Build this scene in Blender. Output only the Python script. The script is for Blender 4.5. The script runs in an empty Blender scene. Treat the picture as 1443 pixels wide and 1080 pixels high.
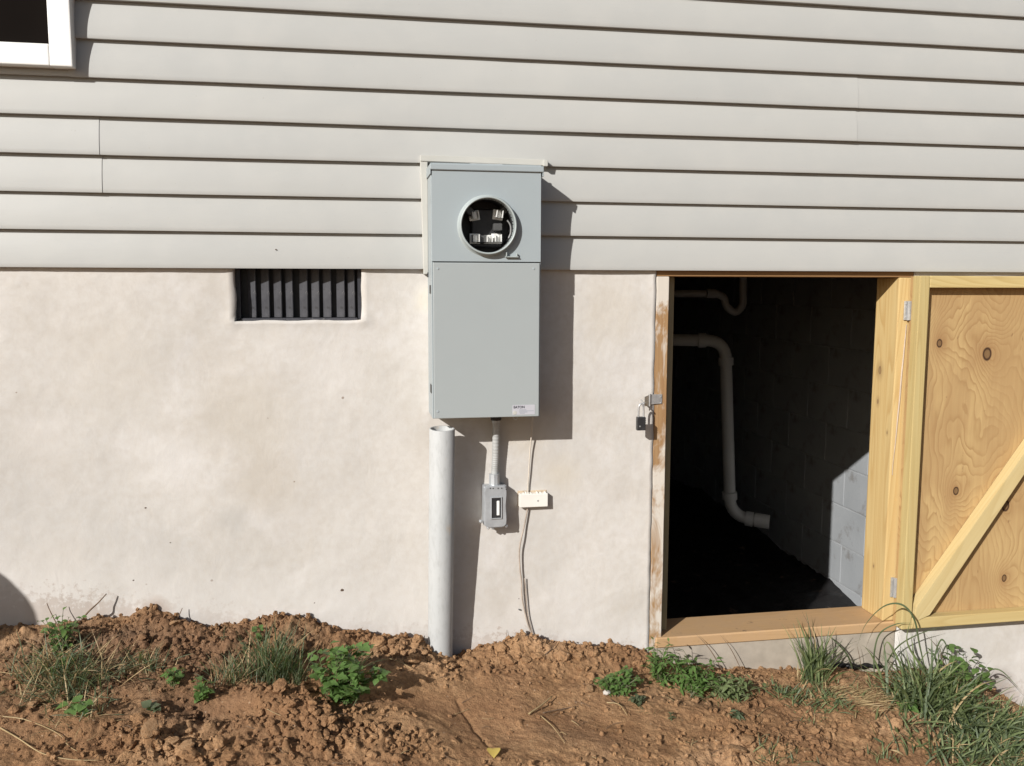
import bpy, bmesh, math, random
import numpy as np
from mathutils import Vector, Matrix, Euler
random.seed(7); rng = np.random.default_rng(7)
SC = bpy.context.scene; COL = SC.collection

# ---------------------------------------------------------------- camera
EYE = 1.15; DIST = 2.64; FPX = 1250.3
PITCH, YAW, ROLL = math.radians(6.396), math.radians(10.037), math.radians(0.14)
_f = Vector((math.sin(YAW)*math.cos(PITCH), math.cos(YAW)*math.cos(PITCH), -math.sin(PITCH)))
_r = Vector((math.cos(YAW), -math.sin(YAW), 0)); _u = _r.cross(_f)
CR = _r*math.cos(ROLL)+_u*math.sin(ROLL); CU = _u*math.cos(ROLL)-_r*math.sin(ROLL)
CAM = Vector((0, -DIST, EYE))
cam = bpy.data.cameras.new('camera'); camo = bpy.data.objects.new('camera', cam); COL.objects.link(camo)
cam.sensor_width = 36; cam.sensor_fit = 'HORIZONTAL'; cam.lens = 36*FPX/1443; cam.clip_start = .02; cam.clip_end = 1000
camo.matrix_world = Matrix(((CR.x, CU.x, -_f.x, CAM.x), (CR.y, CU.y, -_f.y, CAM.y), (CR.z, CU.z, -_f.z, CAM.z), (0, 0, 0, 1)))
SC.camera = camo

# ---------------------------------------------------------------- light
SUN = Vector((.97, 1, -.69)).normalized()          # direction the light travels
W = bpy.data.worlds.new('World'); SC.world = W; W.use_nodes = True
nt = W.node_tree; nt.nodes.clear()
sky = nt.nodes.new('ShaderNodeTexSky'); sky.sky_type = 'NISHITA'; sky.sun_disc = False
sky.sun_elevation = math.asin(-SUN.z); sky.sun_rotation = math.atan2(-SUN.x, -SUN.y) % (2*math.pi)
sky.air_density = 1.0; sky.dust_density = 1.5; sky.ozone_density = 1.0
bgn = nt.nodes.new('ShaderNodeBackground'); bgn.inputs['Strength'].default_value = .06
wo = nt.nodes.new('ShaderNodeOutputWorld'); nt.links.new(sky.outputs[0], bgn.inputs[0]); nt.links.new(bgn.outputs[0], wo.inputs[0])
sl = bpy.data.lights.new('sun', 'SUN'); sl.energy = 5.0; sl.angle = math.radians(.53); sl.color = (1, .97, .925)
so = bpy.data.objects.new('sun', sl); COL.objects.link(so); so.rotation_euler = SUN.to_track_quat('-Z', 'Y').to_euler()
so.location = (-3, -5, 5)
vs = SC.view_settings; vs.view_transform = 'Standard'; vs.look = 'None'; vs.exposure = .10; vs.gamma = 1; vs.use_curve_mapping = False
SC.cycles.max_bounces = 8; SC.cycles.diffuse_bounces = 5

def ray(px, py):
    return CR*((px-721.5)/FPX) - CU*((py-540)/FPX) + _f
def P(px, py, Y=0.0):
    d = ray(px, py); return CAM + d*((Y+DIST)/d.y)

# ---------------------------------------------------------------- object helpers
def root_loc(p):
    while p.parent: p = p.parent
    return p.location
def link(name, me, mats, parent=None, **kw):
    o = bpy.data.objects.new(name, me); COL.objects.link(o)
    if mats is not None and not me.materials:
        for m in (mats if isinstance(mats, (list, tuple)) else [mats]): me.materials.append(m)
    if parent: o.parent = parent
    for k, v in kw.items(): o[k] = v
    return o
def obj(name, bm, mat, parent=None, smooth=False, **kw):
    """bmesh in world coordinates -> one mesh object (coordinates shifted to its root)"""
    if parent is not None:
        s = root_loc(parent)
        bmesh.ops.translate(bm, verts=bm.verts, vec=-s)
    me = bpy.data.meshes.new(name); bm.to_mesh(me); bm.free()
    if smooth: me.polygons.foreach_set('use_smooth', [True]*len(me.polygons))
    return link(name, me, mat, parent, **kw)
def thing(name, label, cat, loc=(0, 0, 0), group=None, kind=None):
    o = bpy.data.objects.new(name, None); COL.objects.link(o); o.location = loc; o.empty_display_size = .05
    o['label'] = label; o['category'] = cat
    if group: o['group'] = group
    if kind: o['kind'] = kind
    return o
def solo(name, bm, mat, base, label, cat, smooth=False, group=None, kind=None):
    """a thing that is one mesh, origin at its base"""
    base = Vector(base); bmesh.ops.translate(bm, verts=bm.verts, vec=-base)
    me = bpy.data.meshes.new(name); bm.to_mesh(me); bm.free()
    if smooth: me.polygons.foreach_set('use_smooth', [True]*len(me.polygons))
    o = link(name, me, mat); o.location = base; o['label'] = label; o['category'] = cat
    if group: o['group'] = group
    if kind: o['kind'] = kind
    return o
def bx(x0, x1, y0, y1, z0, z1, bev=0, seg=1, bm=None):
    b = bmesh.new()
    r = bmesh.ops.create_cube(b, size=1)
    for v in b.verts:
        v.co = Vector((x0+(v.co.x+.5)*(x1-x0), y0+(v.co.y+.5)*(y1-y0), z0+(v.co.z+.5)*(z1-z0)))
    if bev: bmesh.ops.bevel(b, geom=list(b.edges), offset=bev, segments=seg, affect='EDGES', profile=.6)
    if bm is None: return b
    me = bpy.data.meshes.new('tmp'); b.to_mesh(me); b.free(); bm.from_mesh(me); bpy.data.meshes.remove(me)
    return bm
def hexa(pts, bev=0, bm=None):
    """box from 8 corners: bottom 4 (ccw) then top 4"""
    b = bmesh.new(); v = [b.verts.new(p) for p in pts]
    for f in ((3, 2, 1, 0), (4, 5, 6, 7), (0, 1, 5, 4), (1, 2, 6, 5), (2, 3, 7, 6), (3, 0, 4, 7)): b.faces.new([v[i] for i in f])
    bmesh.ops.recalc_face_normals(b, faces=b.faces)
    if bev: bmesh.ops.bevel(b, geom=list(b.edges), offset=bev, segments=1, affect='EDGES')
    if bm is None: return b
    me = bpy.data.meshes.new('tmp'); b.to_mesh(me); b.free(); bm.from_mesh(me); bpy.data.meshes.remove(me)
    return bm
def smooth_path(pts, n=8):
    pts = [Vector(p) for p in pts]
    if len(pts) < 3: return pts
    q = [pts[0]*2-pts[1]]+pts+[pts[-1]*2-pts[-2]]; out = []
    for i in range(1, len(q)-2):
        a, b, c, d = q[i-1:i+3]
        for k in range(n):
            t = k/n
            out.append(.5*((2*b)+(c-a)*t+(2*a-5*b+4*c-d)*t*t+(3*b-a-3*c+d)*t**3))
    out.append(pts[-1]); return out
def tube(path, r, seg=12, bm=None, caps=True):
    bm = bm or bmesh.new(); path = [Vector(p) for p in path]; rings = []
    n = len(path); rr = r if callable(r) else (lambda t: r)
    up = None
    for i, p in enumerate(path):
        t = (path[min(i+1, n-1)]-path[max(i-1, 0)]).normalized()
        if up is None:
            up = t.orthogonal().normalized()
        else:
            up = (up-t*up.dot(t)).normalized()
        w = t.cross(up); R = rr(i/(n-1))
        rings.append([bm.verts.new(p+(up*math.cos(a)+w*math.sin(a))*R) for a in [2*math.pi*k/seg for k in range(seg)]])
    for a, b in zip(rings, rings[1:]):
        for k in range(seg): bm.faces.new((a[k], a[(k+1) % seg], b[(k+1) % seg], b[k]))
    if caps: bm.faces.new(rings[0][::-1]); bm.faces.new(rings[-1])
    return bm
def lathe(prof, c, axis='y', seg=48, bm=None):
    """profile [(r, h)] about an axis through c"""
    bm = bm or bmesh.new(); rings = []
    for r, h in prof:
        ring = []
        for k in range(seg):
            a = 2*math.pi*k/seg
            if axis == 'y': p = Vector((c[0]+r*math.cos(a), c[1]+h, c[2]+r*math.sin(a)))
            else: p = Vector((c[0]+r*math.cos(a), c[1]+r*math.sin(a), c[2]+h))
            ring.append(bm.verts.new(p))
        rings.append(ring)
    for a, b in zip(rings, rings[1:]):
        for k in range(seg): bm.faces.new((a[k], a[(k+1) % seg], b[(k+1) % seg], b[k]))
    bmesh.ops.recalc_face_normals(bm, faces=bm.faces)
    return bm
def prism(poly, y0, y1, bm=None, bev=0):
    """polygon [(x,z)] extruded in y"""
    b = bmesh.new(); A = [b.verts.new((x, y0, z)) for x, z in poly]; B = [b.verts.new((x, y1, z)) for x, z in poly]
    n = len(poly); b.faces.new(A); b.faces.new(B[::-1])
    for i in range(n): b.faces.new((A[i], B[i], B[(i+1) % n], A[(i+1) % n]))
    bmesh.ops.recalc_face_normals(b, faces=b.faces)
    if bev: bmesh.ops.bevel(b, geom=list(b.edges), offset=bev, segments=2, affect='EDGES')
    if bm is None: return b
    me = bpy.data.meshes.new('tmp'); b.to_mesh(me); b.free(); bm.from_mesh(me); bpy.data.meshes.remove(me)
    return bm

# ---------------------------------------------------------------- numpy noise
def perlin(x, y, seed=0):
    xi = np.floor(x).astype(np.int64); yi = np.floor(y).astype(np.int64); xf = x-xi; yf = y-yi
    def g(ix, iy, dx, dy):
        h = (ix*374761393+iy*668265263+seed*974711) & 0xffffffff
        h = ((h ^ (h >> 13))*1274126177) & 0xffffffff; h = h ^ (h >> 16)
        a = (h & 0xffff)/65536*2*np.pi
        return np.cos(a)*dx+np.sin(a)*dy
    u = xf**3*(xf*(xf*6-15)+10); v = yf**3*(yf*(yf*6-15)+10)
    a = g(xi, yi, xf, yf)*(1-u)+g(xi+1, yi, xf-1, yf)*u
    b = g(xi, yi+1, xf, yf-1)*(1-u)+g(xi+1, yi+1, xf-1, yf-1)*u
    return (a*(1-v)+b*v)*1.5
def fbm(x, y, f, o=4, seed=0, gain=.5):
    s = 0; a = 1
    for i in range(o):
        s = s+a*perlin(x*f, y*f, seed+i*17); f *= 2.03; a *= gain
    return s
def pn(x, y, seed=0): return float(perlin(np.array([x]), np.array([y]), seed)[0])

# ---------------------------------------------------------------- materials
class MT:
    def __init__(s, name, rough=.6, spec=.5, metal=0.0):
        s.m = bpy.data.materials.new(name); s.m.use_nodes = True; s.t = s.m.node_tree
        s.b = s.t.nodes['Principled BSDF']; s.out = s.t.nodes['Material Output']
        s.b.inputs['Roughness'].default_value = rough; s.b.inputs['Specular IOR Level'].default_value = spec
        s.b.inputs['Metallic'].default_value = metal
        s.tc = s.t.nodes.new('ShaderNodeTexCoord'); s.v = s.tc.outputs['Object']
    def put(s, inp, v):
        if isinstance(v, bpy.types.NodeSocket): s.t.links.new(v, inp)
        elif isinstance(v, (tuple, list)) and len(v) == 3 and inp.type == 'RGBA': inp.default_value = (*v, 1)
        else: inp.default_value = v
    def n(s, typ, ins=None, **props):
        nd = s.t.nodes.new('ShaderNode'+typ)
        for k, v in props.items(): setattr(nd, k, v)
        for k, v in (ins or {}).items(): s.put(nd.inputs[k], v)
        return nd
    def rnd(s, vec=None, k=7.0):
        oi = s.n('ObjectInfo'); mul = s.n('VectorMath', {0: (k, k*1.7, k*2.3)}, operation='SCALE'); s.put(mul.inputs['Scale'], oi.outputs['Random'])
        return s.n('VectorMath', {0: vec or s.v, 1: mul.outputs[0]}, operation='ADD').outputs[0]
    def map(s, scale, vec=None, loc=(0, 0, 0), rot=(0, 0, 0)):
        return s.n('Mapping', {'Vector': vec or s.v, 'Scale': scale, 'Location': loc, 'Rotation': rot}).outputs[0]
    def noise(s, scale, vec=None, detail=4, rough=.55, dist=0):
        return s.n('TexNoise', {'Vector': vec or s.v, 'Scale': scale, 'Detail': detail, 'Roughness': rough, 'Distortion': dist}).outputs[0]
    def ramp(s, fac, stops, interp='LINEAR'):
        r = s.n('ValToRGB', {'Fac': fac}); cr = r.color_ramp; cr.interpolation = interp
        while len(cr.elements) < len(stops): cr.elements.new(.5)
        for e, (p, c) in zip(cr.elements, stops):
            e.position = p; e.color = (c, c, c, 1) if isinstance(c, (int, float)) else (*c, 1)
        return r.outputs[0]
    def mix(s, fac, a, b, mode='MIX'):
        return s.n('MixRGB', {'Fac': fac, 'Color1': a, 'Color2': b}, blend_type=mode).outputs[0]
    def ma(s, op, a, b=0.0, c=None):
        d = {0: a, 1: b}
        if c is not None: d[2] = c
        return s.n('Math', d, operation=op).outputs[0]
    def bump(s, h, strength=.3, dist=.002, normal=None):
        d = {'Height': h, 'Strength': strength, 'Distance': dist}
        if normal: d['Normal'] = normal
        o = s.n('Bump', d).outputs[0]; s.t.links.new(o, s.b.inputs['Normal']); return o
    def base(s, c): s.put(s.b.inputs['Base Color'], c); return s
def flat(name, col, rough=.6, spec=.5, metal=0.0, var=.12, scale=40, bump=0):
    m = MT(name, rough, spec, metal); n = m.noise(scale)
    c2 = tuple(x*(1-var) for x in col); c1 = tuple(min(1, x*(1+var)) for x in col)
    m.base(m.mix(m.ramp(n, [(.3, 0), (.7, 1)]), c2, c1))
    if bump: m.bump(m.noise(scale*4), bump, .001)
    return m.m

def mk_siding():
    m = MT('vinyl_siding', .42, .4); v = m.rnd()
    a = m.noise(1.3, v, 3); b = m.noise(9, v, 5)
    c = m.mix(m.ramp(a, [(.3, 0), (.7, 1)]), (.408, .411, .398), (.438, .438, .420))
    c = m.mix(m.ramp(b, [(.45, 0), (.8, .28)]), c, (.49, .48, .45))
    sp = m.noise(160, m.v, 2); c = m.mix(m.ramp(sp, [(.74, 0), (.78, .35)]), c, (.25, .2, .15))
    m.base(c)
    g = m.noise(18, m.map((1, 30, 14), v), 4, .6)
    w = m.noise(5, m.map((1, 1, 3), v), 2)
    n1 = m.bump(g, .10, .0012); m.bump(w, .25, .004, n1)
    m.put(m.b.inputs['Roughness'], m.ramp(b, [(.2, .36), (.8, .55)])); return m.m
def mk_stucco(white=0.0):
    m = MT('stucco_parging', .9, .25)
    a = m.noise(1.1, m.v, 4, .6, .3); b = m.noise(3.7, m.v, 5, .6, .6); f = m.noise(45, m.v, 6, .65)
    c = m.mix(m.ramp(a, [(.38, 0), (.62, 1)]), (.515, .495, .468), (.605, .578, .545))
    c = m.mix(m.ramp(b, [(.48, 0), (.70, .55)]), c, (.475, .44, .395))
    b2 = m.noise(5.2, m.map((1, 1, 1), loc=(3, 1, 8)), 5, .65, .8)
    c = m.mix(m.ramp(b2, [(.50, 0), (.70, .55)]), c, (.62, .60, .585))
    c = m.mix(m.ramp(f, [(.3, .28), (.62, 0)]), c, (.42, .37, .31))
    # old stains where they sit on this wall
    wob = m.ma('MULTIPLY', m.ma('SUBTRACT', m.noise(9, None, 6, .7, .6), .5), .9)
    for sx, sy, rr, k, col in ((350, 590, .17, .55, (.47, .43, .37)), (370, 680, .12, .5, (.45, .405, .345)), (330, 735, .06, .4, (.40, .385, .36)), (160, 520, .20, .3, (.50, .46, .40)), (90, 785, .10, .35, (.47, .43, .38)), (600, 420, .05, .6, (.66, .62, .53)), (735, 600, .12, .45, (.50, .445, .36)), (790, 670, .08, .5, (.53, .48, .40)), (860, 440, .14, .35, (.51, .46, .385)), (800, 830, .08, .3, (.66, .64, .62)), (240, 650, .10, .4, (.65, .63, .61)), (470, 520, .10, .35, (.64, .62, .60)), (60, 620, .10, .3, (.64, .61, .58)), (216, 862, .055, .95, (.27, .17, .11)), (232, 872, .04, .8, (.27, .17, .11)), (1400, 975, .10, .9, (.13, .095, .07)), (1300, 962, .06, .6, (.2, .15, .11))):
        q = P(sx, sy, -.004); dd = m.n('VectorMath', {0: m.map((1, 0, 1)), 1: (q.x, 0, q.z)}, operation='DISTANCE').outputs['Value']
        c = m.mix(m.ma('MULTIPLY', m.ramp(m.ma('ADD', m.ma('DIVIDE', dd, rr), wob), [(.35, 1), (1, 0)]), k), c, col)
    # a few brown specks
    vo = m.n('TexVoronoi', {'Vector': m.v, 'Scale': 9.0, 'Randomness': 1.0}, feature='F1')
    vw = m.noise(40, m.v, 3); d = m.ma('ADD', vo.outputs['Distance'], m.ma('MULTIPLY', m.ma('SUBTRACT', vw, .5), .10))
    spot = m.ramp(d, [(.022, 1), (.034, 0)]); sel = m.ramp(vo.outputs['Color'], [(.62, 0), (.64, 1)], 'CONSTANT')
    c = m.mix(m.ma('MULTIPLY', m.ma('MULTIPLY', spot, sel), .7), c, (.2, .14, .1))
    # splashed soil close to the ground (height follows the grade)
    se = m.n('SeparateXYZ', {0: m.v}); z = se.outputs[2]; x = se.outputs[0]
    gr = m.ma('MULTIPLY_ADD', x, -.165, .10)
    hh = m.ma('SUBTRACT', z, gr)
    sn = m.noise(60, m.v, 5, .7); band = m.ramp(m.ma('ADD', hh, m.ma('MULTIPLY', m.ma('SUBTRACT', sn, .5), .30)), [(.0, 1), (.035, 0)])
    px_ = m.ramp(m.noise(3.3, m.map((1, 1, .3)), 4), [(.42, .15), (.6, 1)])
    mud = m.ramp(x, [(.0, 0), (1, 1)]) if False else px_
    c = m.mix(m.ma('MULTIPLY', m.ma('MULTIPLY', band, mud), .7), c, (.25, .165, .11))
    pale = m.ramp(m.ma('ADD', hh, m.ma('MULTIPLY', m.ma('SUBTRACT', b, .5), .4)), [(.05, .6), (.22, 0)])
    c = m.mix(m.ma('MULTIPLY', pale, .7), c, (.62, .59, .56))
    m.base(c)
    hl = m.noise(38, m.map((1, 1, .8), loc=(2, 5, 1)), 6, .8); m0 = m.bump(hl, .25, .002); n1 = m.bump(f, .32, .0015, m0); t = m.noise(12, m.map((1, 1, .9)), 4, .5, 1.2); n2 = m.bump(t, .22, .006, n1)
    k = m.noise(2.8, m.v, 3, .5, .5); m.bump(k, .3, .012, n2)
    return m.m
def mk_paint(name, c1, c2, rough=.38):
    m = MT(name, rough, .5); a = m.noise(2.2, m.v, 3); g = m.noise(400, m.v, 2)
    c = m.mix(m.ramp(a, [(.3, 0), (.7, 1)]), c1, c2)
    s = m.noise(30, m.v, 6, .7); c = m.mix(m.ramp(s, [(.6, 0), (.8, .25)]), c, tuple(x*1.2 for x in c1))
    d = m.noise(130, m.map((1, 1, .5)), 3, .6); c = m.mix(m.ramp(d, [(.72, 0), (.78, .3)]), c, tuple(x*.55 for x in c1))
    m.base(c); n1 = m.bump(g, .06, .0006); m.bump(a, .25, .01, n1)
    m.put(m.b.inputs['Roughness'], m.ramp(s, [(.3, rough), (.8, rough+.14)])); return m.m
def mk_wood(name, along, cA, cB, cC=(.38, .19, .07), rough=.62, knots=True, ring=1.0, stain=None, ang=0.0, amt=.62, klist=(), sthr=.46):
    m = MT(name, rough, .3); v = m.rnd(None, 3.1)
    if ang: v = m.map((1, 1, 1), v, rot=(0, ang, 0))
    sc = {'x': (.35, 6, 6), 'z': (6, 6, .35), 'y': (6, .35, 6)}[along]
    sf = {'x': (2, 90, 90), 'z': (90, 90, 2), 'y': (90, 2, 90)}[along]
    wv = m.map(sc, v); dd = m.noise(.9, wv, 2, .5)
    w = m.n('TexNoise', {'Vector': wv, 'Scale': 1.6*ring, 'Detail': 1.0, 'Distortion': .4}).outputs[0]
    bands = m.ma('FRACT', m.ma('MULTIPLY', w, 16.0))
    br = m.ramp(bands, [(0, .1), (.55, .35), (.9, 1), (1, .1)])
    fine = m.noise(1.0, m.map(sf, v), 4, .65)
    c = m.mix(m.ma('MULTIPLY', br, amt), cA, cB)
    c = m.mix(m.ramp(fine, [(.40, .38), (.62, 0)]), c, cB)
    c = m.mix(m.ramp(dd, [(.35, .4), (.65, 0)]), c, tuple(.5*(a+b) for a, b in zip(cA, cC)))
    if knots:
        vo = m.n('TexVoronoi', {'Vector': m.map({'x': (2.4, 9, 9), 'z': (9, 9, 2.4), 'y': (9, 2.4, 9)}[along], v), 'Scale': 1.0}, feature='F1')
        kn = m.ma('ADD', vo.outputs['Distance'], m.ma('MULTIPLY', m.ma('SUBTRACT', fine, .5), .06))
        sel = m.ramp(vo.outputs['Color'], [(.50, 0), (.52, 1)], 'CONSTANT')
        c = m.mix(m.ma('MULTIPLY', m.ramp(kn, [(.06, 1), (.10, .5), (.16, .15), (.22, 0)]), sel), c, cC)
    for kp, kr in klist:
        dd_ = m.n('VectorMath', {0: m.map((1, 1, .6)), 1: (kp[0], kp[1], kp[2]*.6)}, operation='DISTANCE').outputs['Value']
        q = m.ma('ADD', m.ma('DIVIDE', dd_, kr*4), m.ma('MULTIPLY', m.ma('SUBTRACT', fine, .5), .12)); c = m.mix(m.ramp(q, [(0, .7), (.16, .75), (.21, .95), (.26, .35), (.6, .12), (.8, 0)]), c, cC)
    if stain:
        s1 = m.noise(7, m.map((1, 1, .45), v), 5, .7, .6); c = m.mix(m.ramp(s1, [(sthr, 0), (sthr+.1, .92)]), c, stain)
        s2 = m.noise(20, m.map((1, 1, .3), v), 5, .7); c = m.mix(m.ramp(s2, [(.62, 0), (.7, .7)]), c, (.12, .085, .06))
    m.base(c); n1 = m.bump(fine, .25, .0008); m.bump(br, .12, .0008, n1)
    return m.m
def mk_plywood(knots):
    m = MT('plywood', .7, .25)
    nz = m.noise(2.4, m.map((1.5, 1, .75)), 3, .5, .3); nf = m.noise(11, m.map((1, 1, .35)), 3, .55)
    se = m.n('SeparateXYZ', {0: m.v}); x, z = se.outputs[0], se.outputs[2]
    fld = m.ma('ADD', m.ma('MULTIPLY', x, 5.0), m.ma('MULTIPLY', nz, 3.0))
    fld = m.ma('ADD', fld, m.ma('MULTIPLY', nf, .42)); dark = None; ringd = None; halo = None
    for kx, kz, r in knots:
        dx = m.ma('SUBTRACT', x, kx); dz = m.ma('MULTIPLY', m.ma('SUBTRACT', z, kz), .72)
        d = m.ma('SQRT', m.ma('ADD', m.ma('MULTIPLY', dx, dx), m.ma('MULTIPLY', dz, dz)))
        fld = m.ma('ADD', fld, m.ma('MULTIPLY', m.ma('EXPONENT', m.ma('MULTIPLY', d, -1/(.055+r*1.6))), 1.5))
        q = m.ma('DIVIDE', m.ma('ADD', d, m.ma('MULTIPLY', m.ma('SUBTRACT', nf, .5), .010)), r)
        k = m.ramp(m.ma('MULTIPLY', q, .25), [(0, .5), (.17, .55), (.225, 1), (.27, 1), (.33, 0)])
        h = m.ramp(m.ma('MULTIPLY', q, .1), [(.1, .55), (.35, .2), (.7, 0)])
        dark = k if dark is None else m.ma('MAXIMUM', dark, k); halo = h if halo is None else m.ma('MAXIMUM', halo, h)
    b = m.ma('FRACT', m.ma('MULTIPLY', fld, 6.5)); br = m.ramp(b, [(0, 0), (.6, .35), (.9, 1), (1, 0)])
    fine = m.noise(1, m.map((120, 120, 3)), 3, .6); pat = m.noise(3.5, m.map((1.6, 1, .7), loc=(4, 2, 1)), 3, .5, .9)
    c = m.mix(m.ma('MULTIPLY', br, m.ramp(nf, [(.3, .25), (.65, .9)])), (.50, .35, .165), (.31, .185, .078))
    c = m.mix(m.ramp(pat, [(.42, 0), (.52, .5), (.62, .5), (.7, .1)]), c, (.36, .225, .105))
    c = m.mix(m.ramp(fine, [(.4, .22), (.6, 0)]), c, (.34, .2, .09))
    c = m.mix(halo, c, (.27, .14, .06)); c = m.mix(dark, c, (.055, .028, .015))
    sp = m.noise(26, m.map((2.2, 1, .8), loc=(1, 1, 1)), 3, .6); c = m.mix(m.ramp(sp, [(.70, 0), (.76, .6)]), c, (.18, .10, .05))
    m.base(c); n1 = m.bump(fine, .2, .0008); m.bump(br, .15, .0008, n1); return m.m
def mk_soil():
    m = MT('soil', .95, .15)
    m.v = m.n('NewGeometry').outputs['Position']; at = m.n('Attribute', attribute_name='tone'); tone = at.outputs['Fac']
    a = m.noise(6, m.v, 6, .65); b = m.noise(60, m.v, 5, .7); g = m.noise(260, m.v, 3, .6)
    c = m.mix(m.ramp(a, [(.32, 0), (.68, 1)]), (.32, .178, .086), (.49, .30, .160))
    c = m.mix(m.ramp(b, [(.35, .65), (.6, 0)]), c, (.160, .083, .042))
    c = m.mix(m.ramp(b, [(.6, 0), (.78, .6)]), c, (.42, .27, .165))
    dk = m.mix(m.ramp(b, [(.35, 0), (.7, 1)]), (.125, .076, .047), (.255, .165, .105))
    c = m.mix(tone, c, dk)
    lf = m.noise(2.6, m.map((1, 1.8, 1), m.v), 5, .6, .5)
    c = m.mix(m.ramp(lf, [(.42, .55), (.56, 0)]), c, (.235, .125, .065)); c = m.mix(m.ramp(lf, [(.56, 0), (.72, .45)]), c, (.50, .32, .19))
    vo = m.n('TexVoronoi', {'Vector': m.v, 'Scale': 75.0}, feature='F1')
    sel = m.ramp(vo.outputs['Color'], [(.78, 0), (.8, 1)], 'CONSTANT')
    c = m.mix(m.ma('MULTIPLY', m.ramp(vo.outputs['Distance'], [(.16, 1), (.24, 0)]), m.ma('MULTIPLY', sel, .55)), c, (.52, .37, .25))
    m.base(c); n1 = m.bump(b, 1.0, .009); n2 = m.bump(g, .8, .003, n1); n3 = m.noise(110, m.v, 4, .75); m.bump(n3, .7, .005, n2); return m.m
def mk_leaf(name, c1, c2, tr=(.25, .42, .06), f=.32):
    m = MT(name, .5, .35); v = m.rnd(); a = m.noise(22, v, 3)
    oi = m.n('ObjectInfo').outputs['Random']
    c = m.mix(m.ramp(a, [(.3, 0), (.7, 1)]), c1, c2); m.base(c)
    t = m.n('BsdfTranslucent', {'Color': m.mix(.5, c, tr)})
    mx = m.n('MixShader', {0: f, 1: m.b.outputs[0], 2: t.outputs[0]}); m.t.links.new(mx.outputs[0], m.out.inputs[0]); return m.m

SIDING = mk_siding(); STUCCO = mk_stucco()
PANEL = mk_paint('grey_enamel', (.318, .360, .378), (.333, .374, .390))
PANELD = mk_paint('grey_enamel_low', (.324, .354, .360), (.338, .368, .372))
RINGM = mk_paint('ring_enamel', (.36, .40, .40), (.38, .42, .42), .32)
TRIM = flat('trim_vinyl', (.47, .465, .43), .45, .4, var=.05, scale=8)
WHITE = flat('white_vinyl', (.80, .80, .78), .35, .5, var=.02, scale=6)
BLACK = flat('black_void', (.012, .011, .010), .7, .1)
SCREEN = flat('window_screen', (.009, .007, .006), .8, .02, var=.15, scale=3)
PVCG = MT('grey_pvc', .62, .35)
_a = PVCG.noise(5, PVCG.map((1, 1, .6)), 4, .6); _s = PVCG.noise(16, PVCG.map((1, 1, .45)), 5, .65)
_c = PVCG.mix(PVCG.ramp(_a, [(.3, 0), (.7, 1)]), (.40, .41, .41), (.455, .46, .455))
_c = PVCG.mix(PVCG.ramp(_s, [(.60, 0), (.68, .5)]), _c, (.46, .36, .25)); _h = PVCG.noise(90, PVCG.map((1, 1, .3)), 4, .7); _c = PVCG.mix(PVCG.ramp(_h, [(.5, 0), (.75, .4)]), _c, (.25, .25, .24)); PVCG.base(_c); PVCG.bump(_s, .1, .001); PVCG = PVCG.m
PVCW = flat('white_pvc', (.50, .49, .47), .45, .4, var=.05, scale=6)
STEEL = flat('zinc_steel', (.50, .50, .50), .36, .5, .55, var=.15, scale=60)
GALV = flat('galvanised_paint', (.44, .46, .48), .42, .5, .35, var=.12, scale=30, bump=.1)
FLEX = flat('flex_conduit', (.37, .375, .37), .5, .4, var=.1, scale=30)
IVORY = flat('ivory_plastic', (.74, .72, .67), .4, .5, var=.04, scale=20)
DARKPL = flat('dark_plastic', (.028, .028, .030), .45, .4, var=.3, scale=30)
LOCKB = flat('lock_body', (.03, .03, .032), .35, .5, var=.3, scale=80)
VENTM = MT('vent_plastic', .48, .4); _n = VENTM.noise(20, VENTM.map((1, 1, .7)), 5, .65); _q = VENTM.noise(55, None, 4, .7)
_c = VENTM.mix(VENTM.ramp(_n, [(.35, 0), (.7, 1)]), (.026, .027, .034), (.066, .066, .075)); _c = VENTM.mix(VENTM.ramp(_q, [(.58, 0), (.66, .7)]), _c, (.012, .012, .014)); _w = VENTM.noise(38, VENTM.map((1, 1, .6), loc=(4, 4, 4)), 4, .7); _c = VENTM.mix(VENTM.ramp(_w, [(.66, 0), (.72, .6)]), _c, (.20, .195, .19)); VENTM.base(_c); VENTM = VENTM.m
BRASS = flat('tinned_jaw', (.80, .80, .78), .35, .6, .25)
STICK = flat('label_paper', (.46, .46, .50), .4, .4, var=.02)
INK = flat('print_ink', (.03, .03, .04), .6, .3)
INKG = flat('print_grey', (.30, .32, .36), .6, .3)
WIRE = flat('wire_jacket', (.36, .30, .25), .5, .4, var=.25, scale=40)
WOODP_Z = mk_wood('treated_pine_post', 'z', (.58, .455, .225), (.43, .275, .105), (.28, .17, .07), amt=.85)
def Px(px, py, X):
    d = ray(px, py); return CAM+d*(X/d.x)
_X = P(1254, 640).x
WOODP_Z = mk_wood('treated_pine_post_knotty', 'z', (.68, .52, .25), (.52, .33, .125), (.20, .12, .06), amt=.85, knots=False, klist=[(Px(1240, 522, _X), .0085), (Px(1237, 566, _X), .0048), (Px(1250, 610, _X), .003), (Px(1231, 798, _X), .003)])
WOODD_Z = mk_wood('treated_pine_stile', 'z', (.54, .44, .21), (.44, .32, .13), (.24, .16, .07), amt=.75)
WOODD_X = mk_wood('treated_pine_rail', 'x', (.60, .48, .23), (.47, .34, .135), (.26, .15, .06), amt=.75)
WOODB_X = mk_wood('treated_pine_brace', 'x', (.57, .46, .24), (.49, .37, .17), (.32, .20, .08), knots=False, ang=.947)
SILLM = mk_wood('sill_plank', 'x', (.55, .36, .19), (.40, .245, .12), (.20, .12, .07), knots=False, stain=(.46, .30, .165))
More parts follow.
